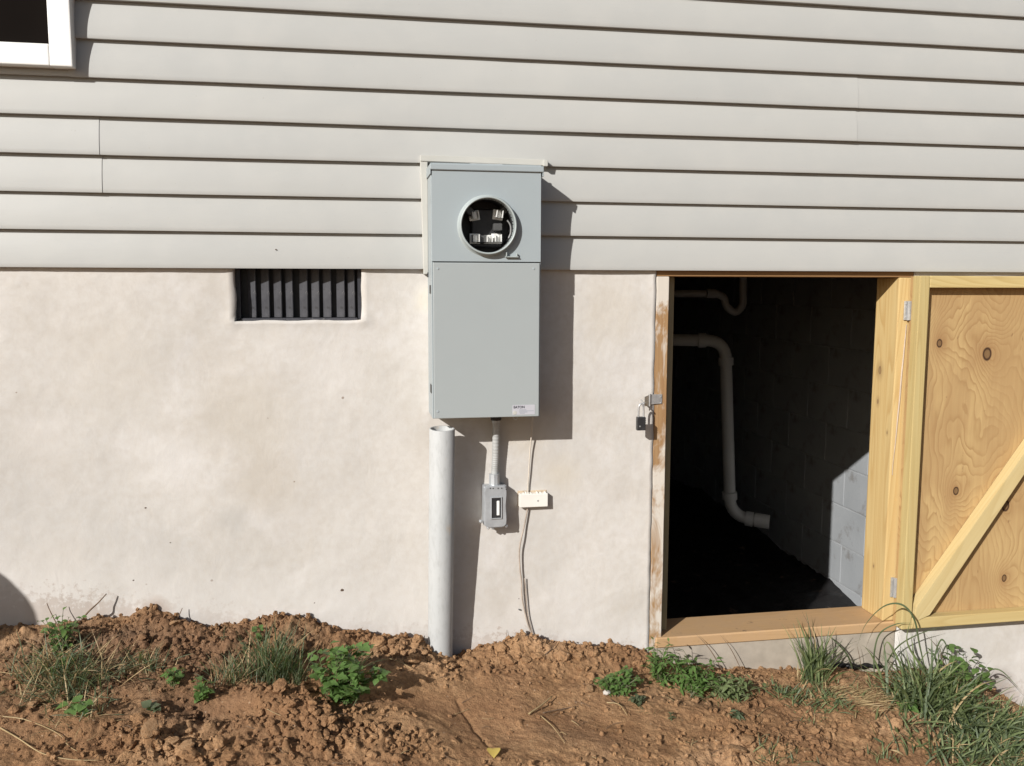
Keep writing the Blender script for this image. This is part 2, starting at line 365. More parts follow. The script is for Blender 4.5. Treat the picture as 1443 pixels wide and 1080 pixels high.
JAMBM = mk_wood('weathered_jamb', 'z', (.40, .25, .12), (.28, .15, .07), (.1, .06, .04), stain=(.60, .56, .50), sthr=.455)
HEADM = mk_wood('header_board', 'x', (.33, .19, .085), (.26, .14, .06), (.12, .07, .04), knots=False)
SOIL = mk_soil()
# ---------------------------------------------------------------- HOUSE
house = thing('house', 'house with pale grey vinyl siding over a cream stuccoed foundation and an open crawlspace hatch', 'house')
XL, XR = -6.0, 8.0
ZB = EYE+.0412                                   # bottom edge of the siding
H = .10133                                        # exposure of a course
NC = 22
siding = obj('siding', bx(XL, XR, .004, .09, ZB+.012, ZB+NC*H, 0), flat('sheathing', (.3, .26, .2), .9), house)
WX0, WX1, WZ0 = -1.66, -.722, EYE+.566          # window: outer left, right, bottom
def plank(x0, x1, z0, h=H, dy=0.0, seed=0, lift=0.0):
    prof = [(-.0030, .0006), (-.0212, .0), (-.0219, .0020)]+[(-.0216+.0176*((z-.002)/(h+.003))**1.9, z) for z in np.linspace(.012, h+.005, 9)]
    if h < H: prof = [p for p in prof if p[1] < h]+[(-.019, h)]
    xs = np.linspace(x0, x1, max(2, int((x1-x0)/.06)+1)); bm = bmesh.new(); rows = []
    for x in xs:
        wob = .0009*pn(x*1.7, seed*3.3, 5)+.0005*pn(x*6, seed*1.3, 9); wz = .0011*pn(x*.9, seed*2.1, 3)
        e = math.exp(-min(x-x0, x1-x)/.03)*lift
        rows.append([bm.verts.new((x, y+dy+wob*(1 if i > 0 else 0)-e*(i > 0), z0+z+wz)) for i, (y, z) in enumerate(prof)])
    for a, b in zip(rows, rows[1:]):
        for i in range(len(prof)-1): bm.faces.new((a[i], a[i+1], b[i+1], b[i]))
    for r in (rows[0], rows[-1]):
        back = [bm.verts.new((v.co.x, .003, v.co.z)) for v in r]
        for i in range(len(prof)-1): bm.faces.new((r[i], r[i+1], back[i+1], back[i]))
    bmesh.ops.recalc_face_normals(bm, faces=bm.faces)
    # face outward
    s = sum(f.normal.y*f.calc_area() for f in bm.faces)
    if s > 0: bmesh.ops.reverse_faces(bm, faces=bm.faces)
    for f in bm.faces: f.smooth = abs(f.normal.z) < .6
    for e in bm.edges:
        if len(e.link_faces) == 2 and e.calc_face_angle(0) > .6: e.smooth = False
    o = obj('plank', bm, SIDING, siding)
    return o
PX0, PX1 = P(603, 300).x, P(752, 300).x           # notch behind the meter panel
PZT = P(680, 226).z
seamL1, seamL2 = P(142, 190).x, P(146, 243).x
seamR1, seamR2 = P(1205, 130).x, P(1203, 178).x
for k in range(NC):
    z0 = ZB+k*H; zt = z0+H
    xs = [XL]+[3.1+.35*math.sin(k*2.1)]+[XR]
    cuts = []
    if k == 2: cuts = [seamL2]
    if k == 3: cuts = [seamL1]
    if k == 4: cuts = [seamR2]
    if k == 5: cuts = [seamR1]
    pts = sorted([XL, -3.4+.4*math.sin(k*1.7), 3.4+.5*math.sin(k*2.3), XR]+cuts)
    segs = []
    for i, (a, b) in enumerate(zip(pts, pts[1:])): segs.append((a-(.03 if i else 0), b, -.0011*(i % 2 == 1)))
    ivals = []
    for a, b, dy in segs:
        parts = [(a, b)]
        if z0 < PZT and zt > 0 and k < 3:
            parts = [(a, PX0), (PX1, b)] if a < PX0 and b > PX1 else parts
        if zt > WZ0+.002 and k >= 5:
            new = []
            for c, d in parts:
                if c < WX0 and d > WX1: new += [(c, WX0+.02), (WX1-.02, d)]
                elif c < WX1-.02 < d: new += [(WX1-.02, d)] + ([(c, WX0+.02)] if c < WX0 else [])
                elif d > WX0+.02 > c: new += [(c, WX0+.02)]
                elif c >= WX0 and d <= WX1: pass
                else: new.append((c, d))
            parts = new
        for c, d in parts:
            if d-c > .03: plank(c, d, z0, dy=dy, seed=k*3+len(ivals), lift=.0012)
    if k == 5: plank(WX0+.02, WX1-.02, z0, h=WZ0+.01-z0, seed=77)
# window
win = obj('window', bx(WX0+.05, WX1-.05, -.012, .0035, WZ0+.05, WZ0+1.2), BLACK, house)
fb = bmesh.new(); fw = .056; YF = -.056
def rail(x0, x1, z0, z1): bx(x0, x1, YF, -.004, z0, z1, .003, 2, fb)
rail(WX0, WX0+fw, WZ0, WZ0+1.25); rail(WX1-fw, WX1, WZ0, WZ0+1.25); rail(WX0+fw+.0005, WX1-fw-.0005, WZ0+.0005, WZ0+fw); rail(WX0+fw+.0005, WX1-fw-.0005, WZ0+1.19, WZ0+1.2495)
obj('window_frame', fb, WHITE, win)
obj('pane', bx(WX0+fw-.004, WX1-fw+.004, -.024, -.014, WZ0+fw-.004, WZ0+1.2), SCREEN, win)
# ---- foundation wall shell (front face with openings)
VX0, VX1, VZ0 = P(331, 415).x, P(509, 415).x, P(420, 452).z
DX0 = P(919, 640).x; DX1 = P(1274.5, 640).x
def shell():
    xs = sorted(set([XL, -4, -2.5]+list(np.arange(-1.6, 2.7, .014))+[3.5, 5, XR]+[VX0, VX1, DX0, DX1]))
    zs = sorted(set([-1.2, -.7]+list(np.arange(-.55, ZB+.02, .014))+[VZ0, ZB+.03]))
    xs = [x for i, x in enumerate(xs) if x in (VX0, VX1, DX0, DX1) or all(abs(x-q) > .006 for q in (VX0, VX1, DX0, DX1))]
    zs = [z for z in zs if z == VZ0 or abs(z-VZ0) > .006]
    X, Z = np.meshgrid(xs, zs)
    Y = -.004+.0020*fbm(X, Z, 3.1, 4, 11)+.0007*fbm(X, Z, 28, 3, 21)
    X2, Z2 = X.copy(), Z.copy()
    jit = lambda A, s: .0028*fbm(A, A*0+s, 14, 3, int(s*9))
    for e, s in ((VX0, 1.), (VX1, 2.)):
        w = np.exp(-np.abs(X-e)/.012)*(Z > VZ0-.02); X2 += w*jit(Z, s)*1.2; Y -= .0035*w
    wv = np.exp(-np.abs(Z-VZ0)/.012)*((X > VX0-.02) & (X < VX1+.02)); Z2 += wv*jit(X, 3.); Y -= .004*wv
    w = np.exp(-np.abs(X-DX0)/.02); X2 += w*(jit(Z, 4.)*1.0-.0008); Y -= .003*w
    bm = bmesh.new(); V = {}
    nz, nx = X.shape
    def vv(i, j):
        if (i, j) not in V: V[i, j] = bm.verts.new((X2[i, j], Y[i, j], Z2[i, j]))
        return V[i, j]
    for i in range(nz-1):
        for j in range(nx-1):
            cx, cz = (X[i, j]+X[i, j+1])/2, (Z[i, j]+Z[i+1, j])/2
            if VX0 < cx < VX1 and cz > VZ0: continue
            if DX0 < cx < DX1: continue
            bm.faces.new((vv(i, j), vv(i, j+1), vv(i+1, j+1), vv(i+1, j)))
    be = [e for e in bm.edges if e.is_boundary]
    r = bmesh.ops.extrude_edge_only(bm, edges=be)
    for v in r['geom']:
        if isinstance(v, bmesh.types.BMVert): v.co.y = .02
    bmesh.ops.recalc_face_normals(bm, faces=bm.faces)
    return bm
fnd = obj('foundation_wall', shell(), STUCCO, house, smooth=True)
cb = bmesh.new(); y0, y1 = .012, .19
bx(XL, VX0-.001, y0, y1, -1.2, ZB+.03, 0, 1, cb); bx(VX1+.001, DX0-.004, y0, y1, -1.2, ZB+.03, 0, 1, cb); bx(VX0-.001, VX1+.001, y0, y1, -1.2, VZ0-.001, 0, 1, cb)
bx(DX1+.09, XR, y0, y1, -1.2, ZB+.03, 0, 1, cb); bx(VX0-.001, VX1+.001, .075, y1, VZ0-.001, ZB+.03, 0, 1, cb)
obj('block_core', cb, STUCCO, fnd)
# threshold concrete below the sill
tb = bx(DX0+.002, DX1-.002, -.006, .19, -1.2, P(1100, 898).z, .004)
obj('threshold_strip', tb, flat('raw_concrete', (.36, .315, .26), .92, .2, var=.18, scale=14, bump=.5), fnd, label='rough tan concrete strip below the sill')
# ---- vent
vent = obj('foundation_vent', bx(VX0-.008, VX1+.008, .060, .068, VZ0-.006, ZB+.01), DARKPL, house)
vf = bmesh.new()
bx(VX0-.002, VX0+.012, .022, .058, VZ0+.0, ZB+.01, .002, 1, vf); bx(VX1-.010, VX1+.002, .018, .058, VZ0+.0, ZB+.01, .002, 1, vf); bx(VX0+.013, VX1-.011, .012, .057, VZ0-.002, VZ0+.007, .002, 1, vf)
obj('vent_frame', vf, VENTM, vent)
slat_me = None
for i in range(9):
    xx = P(355.5+i*17.45, 420, .034).x
    if slat_me is None:
        b = bmesh.new(); h0, h1 = VZ0+.008, ZB+.005
        # louvre blade, turned a little, with a rolled edge
        hexa([(-.010, .006, h0), (.012, -.006, h0), (.0135, -.003, h0), (-.0085, .010, h0), (-.010, .006, h1), (.012, -.006, h1), (.0135, -.003, h1), (-.0085, .010, h1)], .0006, b)
        tube([(.0125, -.004, h0), (.0125, -.004, h1)], .0028, 8, b)
        slat_me = bpy.data.meshes.new('slat'); b.to_mesh(slat_me); b.free()
    s = link('slat', slat_me, VENTM, vent); s.location = (xx+random.uniform(-.0008, .0008), .035, 0); s.rotation_euler = (0, random.uniform(-.004, .004), random.uniform(-.04, .04))
# ---- door frame
SZT = P(1080, 884).z; SZB = P(1100, 899).z
sz = EYE-1.135; szb = sz-.036
dfr = obj('door_frame', bx(DX0+.0005, DX1-.001, -.002, .14, EYE+.023, ZB+.028, .002), HEADM, house)
def jitbox(x0, x1, y0, y1, z0, z1, n, amp, bev=.002):
    b = bx(x0, x1, y0, y1, z0, z1, bev)
    bmesh.ops.subdivide_edges(b, edges=[e for e in b.edges if abs(e.verts[0].co.z-e.verts[1].co.z) > .3], cuts=n)
    for v in b.verts:
        v.co.x += amp*pn(v.co.z*6, x0*3, 31)*(1 if v.co.x < (x0+x1)/2 else .3); v.co.y += amp*.5*pn(v.co.z*5, 3.3, 41)
    return b
JXR = P(937, 640).x
obj('jamb', jitbox(DX0+.0005, JXR, -.006, .14, sz-.05, EYE+.0225, 30, .0022), JAMBM, dfr, label='weathered left jamb smeared with stucco')
obj('door_stop', bx(JXR+.0005, P(943, 640, .05).x+.003, .045, .10, sz+.001, EYE+.0225, .0015), mk_wood('stop_strip', 'z', (.34, .30, .19), (.26, .22, .13), (.1, .08, .05), knots=False), dfr)
PXL = P(1254, 640).x; PXR = P(1269.5, 640).x
pd = P(1224, 640, 0); pdep = PXL/(ray(1224, 640).x/ray(1224, 640).y)-DIST
obj('post', bx(PXL, DX1-.002, -.004, pdep, sz+.001, EYE+.0225, .004, 2), WOODP_Z, dfr, label='new yellow pine hinge post')
# caulk line between post and door
cbm = bmesh.new(); pts = []
cx = P(1262, 640).x+.003
cbm = tube(smooth_path([(P(1272-9*t, 560, -.006).x+.0030*pn(t*5, 1, 3), -.006, EYE-.13-t*.50) for t in np.linspace(0, 1, 14)], 4), lambda t: .0030*(.35+.5*math.sin(math.pi*min(1, t*1.1+.06))), 8)
obj('caulk_bead', cbm, flat('caulk', (.50, .41, .33), .7, .3), dfr)
sb = hexa([(P(924, 905, -.012).x, -.012, szb), (DX1-.003, -.012, szb), (DX1-.003, .145, szb), (JXR-.01, .145, szb),
           (P(924, 905, -.012).x, -.014, sz), (DX1-.003, -.014, sz), (DX1-.003, .145, sz), (JXR-.01, .145, sz)], .004)
sb_o = obj('sill', sb, SILLM, dfr, label='tan wooden sill plank across the bottom of the hatch')
# ---- crawlspace door, folded back against the wall
DY0, DY1 = -.060, -.022
dxl = P(1283.5, 640, DY0).x; dzt = P(1350, 389, DY0).z; dzb = P(1350, 882, DY0).z; DW = .83
KN = [(1324, 484, .0085), (1391, 499, .014), (1347, 692, .0085), (1417, 713, .012), (1415, 815, .0075)]
kn = [(P(a, b, DY1).x, P(a, b, DY1).z, r) for a, b, r in KN]
PLY = mk_plywood(kn+[(kn[1][0]+.42, EYE-.7, .01)])
door = obj('hatch_door', bx(dxl+.002, dxl+DW, DY1, DY1+.014, dzb+.003, dzt-.003, .001), PLY, house, label='plywood panel with knots framed in yellow pine')
sw = .036
obj('stile', bx(dxl, dxl+sw, DY0, DY1-.001, dzb, dzt, .003, 2), WOODD_Z, door)
obj('stile', bx(dxl+DW-sw, dxl+DW, DY0, DY1-.001, dzb, dzt, .003, 2), WOODD_Z, door)
obj('rail', bx(dxl+sw+.0008, dxl+DW-sw-.0008, DY0+.001, DY1-.001, dzt-.038, dzt, .003, 2), WOODD_X, door)
obj('rail', bx(dxl+sw+.0008, dxl+DW-sw-.0008, DY0+.0005, DY1-.001, dzb, dzb+.037, .003, 2), WOODD_X, door)
a0 = P(1303, 858, DY0); a1 = P(1452, 640, DY0); dv = (a1-a0); dv.y = 0; dv.normalize(); nv = Vector((-dv.z, 0, dv.x))
c0 = a0.copy(); L = (dxl+DW-sw-.002-c0.x)/dv.x; L = min(L, (dzt-.040-c0.z)/dv.z)
e = c0+dv*L
wbr = .0165
poly = [(c0.x-.026, dzb+.060), (c0.x-.024, dzb+.042), (c0.x+.012, dzb+.039)]
p1 = c0-nv*wbr; q1 = e-nv*wbr; q2 = e+nv*wbr; p2 = c0+nv*wbr
tipx = P(1288, 866, DY0).x; poly = [(tipx, dzb+.036), (tipx+.016, dzb+.030), (c0.x+nv.x*-wbr+.004, dzb+.045+.0), (q1.x, q1.z), (q2.x, q2.z), (tipx+.004, dzb+.078)]
brace = obj('brace', prism(poly, DY0-.004, DY1-.001, bev=.0015), WOODB_X, door, label='pale diagonal brace board')
# hinges
def hinge(px, py, h):
    c = P(px, py, -.010); hb = bmesh.new()
    bx(c.x-.006, c.x+.004, -.0095, -.0045, c.z-h, c.z+h, .0008, 1, hb)
    hh = obj('hinge', hb, STEEL, house, label='small zinc butt hinge')
    kb = bmesh.new(); tube([(c.x+.005, -.014, c.z-h), (c.x+.005, -.014, c.z+h)], .0042, 10, kb)
    obj('hinge_pin', kb, STEEL, hh)
    lb = bx(c.x+.006, c.x+.013, -.020, -.016, c.z-h, c.z+h, .0005)
    obj('hinge_leaf', lb, STEEL, hh)
    for s in (-.7, .7):
        obj('screw', lathe([(.0001, -.0016), (.0028, -.0012), (.003, 0)], (c.x-.002, -.0095, c.z+h*s), seg=10), STEEL, hh)
hinge(1277, 438, .031); hinge(1258, 828, .034)
# ---- interior of the crawlspace
XW = 2.42
BLOCKM = MT('painted_block', .85, .25); _a = BLOCKM.noise(3, BLOCKM.rnd(), 4); _b = BLOCKM.noise(70, None, 5, .7); _d = BLOCKM.noise(6, None, 5, .7)
_c = BLOCKM.mix(BLOCKM.ramp(_a, [(.3, 0), (.7, 1)]), (.28, .295, .31), (.34, .355, .37)); _c = BLOCKM.mix(BLOCKM.ramp(_d, [(.56, 0), (.68, .6)]), _c, (.15, .135, .12)); BLOCKM.base(_c); BLOCKM.bump(_b, .5, .003); BLOCKM = BLOCKM.m
MORT = flat('mortar', (.30, .31, .32), .95, .2, var=.2, scale=20, bump=.4)
bwall = obj('block_wall', bx(XW+.0035, XW+.19, .195, 5.2, -1.0, ZB, 0), MORT, house)
bme = bpy.data.meshes.new('block'); b = bx(-.0, .012, -.1965, .1965, -.0965, .0965, .0015); b.to_mesh(b and bme); b.free(); bme.materials.append(BLOCKM)
for r in range(10):
    for c in range(13):
        yy = .195+.2+c*.4-(.2 if r % 2 else 0); zz = -.72+r*.2
        if yy < .38 or zz > ZB-.1: continue
        o = link('block', bme, None, bwall); o.location = (XW+random.uniform(-.001, .0008), yy, zz+.05)
ib = bmesh.new()
bx(-3.2, -3.0, .195, 5.2, -1.0, ZB, 0, 1, ib); bx(-3.2, XW+.2, 5.2, 5.4, -1.0, ZB, 0, 1, ib)
obj('crawlspace_wall', ib, MORT, house)
cl = bmesh.new(); bx(-3.2, XW+.2, .195, 5.4, ZB+.005, ZB+.03, 0, 1, cl); obj('subfloor', cl, flat('subfloor_wood', (.2, .13, .07), .9), house)
jme = bpy.data.meshes.new('joist'); b = bx(-.019, .019, .2, 5.19, ZB-.02, ZB+.004); b.to_mesh(jme); b.free(); jme.materials.append(HEADM)
# plastic sheeting floor inside
def floor_in():
    xs = np.linspace(-2.98, XW+.0, 200); ys = np.linspace(.2, 5.1, 190); X, Y = np.meshgrid(xs, ys)
    Z = EYE-1.60+.11*np.clip((Y-1.2)/1.2, 0, 1)+.16*np.clip((1.6-X)/1.5, 0, 1)*np.clip((Y-.7)/1.5, 0, 1)+.03*fbm(X, Y, 1.7, 3, 5)+.018*np.abs(fbm(X, Y*1.7, 6, 4, 8))
    v = np.stack([X, Y, Z], -1).reshape(-1, 3); n, m_ = X.shape
    idx = np.arange(n*m_).reshape(n, m_); f = np.stack([idx[:-1, :-1], idx[:-1, 1:], idx[1:, 1:], idx[1:, :-1]], -1).reshape(-1, 4)
    me = bpy.data.meshes.new('plastic_sheet'); me.from_pydata(v.tolist(), [], f.tolist()); me.polygons.foreach_set('use_smooth', [True]*len(f)); return me
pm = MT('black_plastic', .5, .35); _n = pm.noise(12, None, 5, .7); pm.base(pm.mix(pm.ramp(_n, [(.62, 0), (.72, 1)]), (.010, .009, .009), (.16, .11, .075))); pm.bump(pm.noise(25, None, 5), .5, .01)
cf = link('crawlspace_floor', floor_in(), pm.m); cf['kind'] = 'structure'; cf['label'] = 'black plastic ground sheet inside the dark crawlspace'
# ---- siding trim round the meter panel
tx0 = P(592.5, 300, -.03).x; tx1 = P(603.5, 300, -.03).x; tzt = P(680, 222, -.03).z; tzb = P(600, 387, -.03).z
trim = obj('panel_trim', hexa([(P(597, 387, -.03).x, -.030, tzb), (P(604, 387, -.03).x, -.030, tzb), (P(604, 387, -.03).x, -.001, tzb), (P(597, 387, -.03).x, -.001, tzb),
        (P(592, 222, -.03).x, -.030, tzt-.002), (P(603, 222, -.03).x, -.030, tzt-.002), (P(603, 222, -.03).x, -.001, tzt-.002), (P(592, 222, -.03).x, -.001, tzt-.002)], .002), TRIM, house, label='beige vinyl trim around the meter panel')
obj('trim_lip', hexa([(P(592, 222, -.03).x, -.033, tzt-.016), (P(769, 227, -.03).x, -.033, tzt-.020), (P(769, 227, -.03).x, -.001, tzt-.020), (P(592, 222, -.03).x, -.001, tzt-.016),
        (P(592, 222, -.03).x, -.033, tzt+.002), (P(769, 225, -.03).x, -.033, tzt-.002), (P(769, 225, -.03).x, -.001, tzt-.002), (P(592, 222, -.03).x, -.001, tzt+.002)], .0015), TRIM, trim)
obj('trim_end', bx(P(768, 235, -.03).x-.006, P(771, 235, -.03).x, -.042, -.001, PZT-.018, PZT+.000, .001), TRIM, trim)
tb_ = P(603, 380, -.03)
obj('trim_stub', bx(tb_.x-.002, tb_.x+.004, -.034, -.02, tzb-.008, tzb+.006, .001), DARKPL, trim)
# ---------------------------------------------------------------- METER PANEL
PY = -.143
mx0 = P(608.5, 400, PY).x; mx1 = P(762.5, 400, PY).x; mzt = P(686, 239, PY).z; mzb = P(686, 589, PY).z
mp = thing('meter_panel', 'tall grey metal electric meter panel with an empty round meter socket, mounted on the wall', 'meter panel', ((mx0+mx1)/2, 0, mzb))
obj('enclosure', bx(mx0, mx1, PY+.006, -.001, mzb, mzt+.016, .0025, 2), PANEL, mp)
zsp = P(686, 369.5, PY).z
# upper cover with a round hole
cxr, czr = P(687, 318.5, PY).x, P(687, 318.5, PY).z; RO = .083
def cover():
    bm = bmesh.new(); z0, z1 = zsp+.0012, mzt+.001; x0, x1 = mx0+.002, mx1-.002; N = 64; inn = []; out = []
    for k in range(N):
        a = 2*math.pi*k/N; c, s = math.cos(a), math.sin(a)
        inn.append(bm.verts.new((cxr+.076*c, PY, czr+.076*s)))
        t = min((x1-cxr)/c if c > 1e-6 else 1e9, (x0-cxr)/c if c < -1e-6 else 1e9, (z1-czr)/s if s > 1e-6 else 1e9, (z0-czr)/s if s < -1e-6 else 1e9)
        out.append(bm.verts.new((cxr+t*c, PY, czr+t*s)))
    cor = {}
    for k in range(N):
        a, b = out[k], out[(k+1) % N]
        if abs(a.co.x-b.co.x) > 1e-6 and abs(a.co.z-b.co.z) > 1e-6:
            cx_ = x1 if max(a.co.x, b.co.x) > x1-1e-6 else x0; cz_ = z1 if max(a.co.z, b.co.z) > z1-1e-6 else z0
            v = bm.verts.new((cx_, PY, cz_)); bm.faces.new((inn[k], a, v, b, inn[(k+1) % N]))
        else: bm.faces.new((inn[k], a, b, inn[(k+1) % N]))
    be = [e for e in bm.edges if e.is_boundary]; r = bmesh.ops.extrude_edge_only(bm, edges=be)
    for v in r['geom']:
        if isinstance(v, bmesh.types.BMVert): v.co.y = PY+.0055
    bmesh.ops.recalc_face_normals(bm, faces=bm.faces)
    return bm
# enclosure has to be hollow behind the ring: rebuild it as walls
bpy.data.objects.remove(mp.children[0])
eb = bmesh.new(); t_ = .003
bx(mx0, mx0+t_, PY+.006, -.001, mzb, mzt+.016, .001, 1, eb); bx(mx1-t_, mx1, PY+.006, -.001, mzb, mzt+.016, .001, 1, eb)
bx(mx0+t_, mx1-t_, PY+.006, -.001, mzb+.0002, mzb+t_, 0, 1, eb); bx(mx0+t_, mx1-t_, PY+.006, -.001, mzt+.012, mzt+.0155, 0, 1, eb)
bx(mx0+t_, mx1-t_, -.006, -.0015, mzb+t_, mzt+.012, 0, 1, eb); bx(mx0+t_, mx1-t_, PY+.006, PY+.009, mzb+t_, zsp-.001, 0, 1, eb)
obj('enclosure', eb, PANEL, mp)
uc = obj('meter_cover', cover(), PANEL, mp)
lc = bx(mx0+.0035, mx1-.0045, PY-.0015, PY+.0055, mzb+.001, zsp-.0022, .0022, 2)
lowc = obj('lower_cover', lc, PANELD, mp)
# rain cap
rb = bmesh.new(); ax0 = P(605.5, 235, PY-.004).x; ax1 = P(766.5, 235, PY-.004).x; az0 = P(606, 239, PY-.004).z; az1 = P(606, 230.5, PY-.004).z
bx(ax0, ax1, PY-.006, -.020, az0, az1, .0025, 2, rb); bx(ax0, ax0+.003, PY-.004, -.03, az0-.012, az0+.002, .0008, 1, rb); bx(ax1-.003, ax1, PY-.004, -.03, az0-.012, az0+.002, .0008, 1, rb)
cap = obj('rain_cap', rb, PANEL, mp)
ca = P(680, 226, -.06)
obj('hub_plate', bx(P(660, 228, -.08).x, P(706, 228, -.08).x, -.105, -.045, az1+.0005, az1+.0085, .001), flat('hub_metal', (.72, .74, .74), .35, .5), cap)
for i, (px_, r_) in enumerate(((710, .003), (716, .003), (757, .0035))):
    c = P(px_, 228, -.07); obj('screw', lathe([(r_, 0), (r_, .004), (.0001, .005)], (c.x, c.y, az1), 'z', 12), STEEL, cap)
# ring
prof = [(.0752, .02), (.0752, -.004), (.0748, -.018), (.0760, -.0212), (.0785, -.0215), (.0803, -.019), (.0808, -.010), (.0822, -.004), (.0850, -.0008), (.0868, .0008)]
ringo = obj('meter_ring', lathe(prof, (cxr, PY, czr), 'y', 72), RINGM, mp, smooth=True)
lt = P(722, 361, PY-.01)
lb = bmesh.new(); bx(lt.x-.020, lt.x+.018, PY-.010, PY-.001, lt.z-.004, lt.z-.001, .0006, 1, lb); bx(lt.x-.018, lt.x-.015, PY-.012, PY-.001, lt.z-.0008, lt.z+.010, .0006, 1, lb); bx(lt.x+.012, lt.x+.015, PY-.010, PY-.001, lt.z-.0008, lt.z+.008, .0006, 1, lb)
obj('ring_latch', lb, RINGM, mp)
# socket
sk = obj('meter_socket', lathe([(.0753, .0), (.0753, .085), (.0001, .085)], (cxr, PY+.006, czr), 'y', 48), DARKPL, mp, smooth=False)
def at(px_, py_, Y): q = P(px_, py_, Y); return q.x, q.z
sbm = bmesh.new(); x, z = at(686, 322, PY+.06); bx(x-.045, x+.045, PY+.06, PY+.088, z-.055, z+.055, .004, 1, sbm)
obj('socket_block', sbm, DARKPL, sk)
def jaw(px_, py_, rot, flip=1, bright=True, w=.017, h=.022):
    x, z = at(px_, py_, PY+.03); b = bmesh.new()
    for s in (-1, 0, 1):
        if s == 0: bx(-w*.30, w*.30, .008, .055, -h/2, h/2, .001, 1, b)
        else: bx(s*w/2-.0014, s*w/2+.0014, -.006, .055, -h/2, h/2, .0008, 1, b)
    bx(-w*.9, w*.9, .030, .034, -h*.7, h*.7, .001, 1, b)
    m = Matrix.Translation((x, PY+.028, z)) @ Matrix.Rotation(rot, 4, 'Y'); b.transform(m)
    return obj('jaw', b, BRASS if bright else DARKPL, sk)
jaw(670, 303, -.15, h=.020); jaw(704, 302, .12, h=.021); jaw(671, 336, .0, h=.021); jaw(690, 337, .0, h=.018, w=.014); jaw(702, 336, .0, h=.021)
for px_, py_, rot in ((662, 297, .7), (711, 296, -.7), (702, 320, 0.0), (680, 337, 0.0)):
    x, z = at(px_, py_, PY+.035); b = bmesh.new(); bx(-.013, .013, 0, .04, -.010, .010, .002, 1, b)
    b.transform(Matrix.Translation((x, PY+.036, z)) @ Matrix.Rotation(rot, 4, 'Y')); o_ = obj('terminal', b, flat('terminal_metal', (.10, .10, .10), .4, .5, .3), sk)
x, z = at(717, 322, PY+.02)
cv = tube(smooth_path([(x-.006, PY+.012, z+.022), (x+.003, PY+.012, z+.008), (x+.004, PY+.012, z-.012), (x-.002, PY+.012, z-.028)], 5), .0022, 8); obj('ground_strap', cv, flat('strap', (.2, .2, .2), .5), sk)
# rating label on the lower cover
l0 = P(722, 571, PY); l1 = P(753.5, 584, PY)
rl = obj('rating_label', bx(l0.x, l1.x, PY-.0021, PY-.0014, l1.z, l0.z), STICK, lowc)
def text(s, x, z, size, y, mat, parent, name='lettering', bold=0.0):
    cu = bpy.data.curves.new('t', 'FONT'); cu.body = s; cu.size = size; cu.offset = bold; o = bpy.data.objects.new('t', cu); COL.objects.link(o)
    dg = bpy.context.evaluated_depsgraph_get(); me = bpy.data.meshes.new_from_object(o.evaluated_get(dg)); bpy.data.objects.remove(o)
    me.transform(Matrix.Translation(Vector((x, y, z))-root_loc(parent)) @ Matrix.Rotation(math.pi/2, 4, 'X')); me.materials.clear()
    return link(name, me, mat, parent)
text('EATON', l0.x+.003, l0.z-.0095, .0098, PY-.0024, INK, lowc, bold=.0003)
ib = bmesh.new()
for i, (a, b_) in enumerate(((.022, .040), (.022, .062), (.022, .044), (.024, .036))):
    zz = l0.z-.0135-i*.0034; bx(l0.x+a*.9, l0.x+b_, PY-.0024, PY-.00215, zz-.0016, zz, 0, 1, ib)
obj('small_print', ib, INKG, lowc)
obj('seal_dot', lathe([(.0001, -.0008), (.0055, -.0006), (.006, 0)], (l0.x+.007, PY-.0021, l1.z+.006), seg=20), TRIM, lowc)
hk = P(726, 591, -.11)
obj('latch_hook', tube(smooth_path([(hk.x-.007, hk.y, mzb+.002), (hk.x-.005, hk.y, mzb-.008), (hk.x+.001, hk.y, mzb-.012), (hk.x+.007, hk.y, mzb-.007), (hk.x+.007, hk.y, mzb+.002)], 5), .0016, 8), STEEL, mp)
for px_, py_ in ((617, 379), (752, 379), (617, 580)):
    c = P(px_, py_, PY); obj('screw', lathe([(.0001, -.0030), (.0030, -.0026), (.0036, -.0014)], (c.x, PY, c.z), seg=14), PANEL, lowc)
# dark knock-outs on the left side of the enclosure
for pz in (408, 548):
    zz = P(608, pz, -.1).z; obj('knockout', bx(mx0-.0015, mx0-.0003, -.115, -.075, zz-.012, zz+.012), DARKPL, mp)

# ---------------------------------------------------------------- RISER PIPE, CONDUIT, BOXES
pt = P(623, 604, -.100); pb = P(620, 960, -.045); R = .0372
def pipe_open():
    d = (pt-pb).normalized(); pb2 = pb-d*.12; n = 40
    bm = bmesh.new(); a = Vector((1, 0, 0)); a = (a-d*a.dot(d)).normalized(); w = d.cross(a); rings = []
    seq = [(pb2, R), (pt-d*.001, R), (pt, R-.001), (pt, R-.0045), (pt-d*.001, R-.0055), (pt-d*.35, R-.0055)]
    for p, r in seq: rings.append([bm.verts.new(p+(a*math.cos(t)+w*math.sin(t))*r) for t in [2*math.pi*k/48 for k in range(48)]])
    for p, q in zip(rings, rings[1:]):
        for k in range(48): bm.faces.new((p[k], p[(k+1) % 48], q[(k+1) % 48], q[k]))
    bmesh.ops.recalc_face_normals(bm, faces=bm.faces); return bm
solo('riser_pipe', pipe_open(), PVCG, (pb.x, pb.y, -.02), 'wide open-topped grey plastic pipe rising from the soil below the meter panel', 'pipe', True)
cd = thing('flexible_conduit', 'thin ribbed grey conduit running from the meter panel down to the outlet box', 'conduit', P(697, 680, -.03))
cpath = smooth_path([P(699, 586, -.040), P(699, 610, -.034), P(698.5, 640, -.028), P(697.5, 660, -.027), P(697, 680, -.028)], 10)
def rib(t): return .0107+.0003*math.sin(t*2*math.pi*26)
pp = []
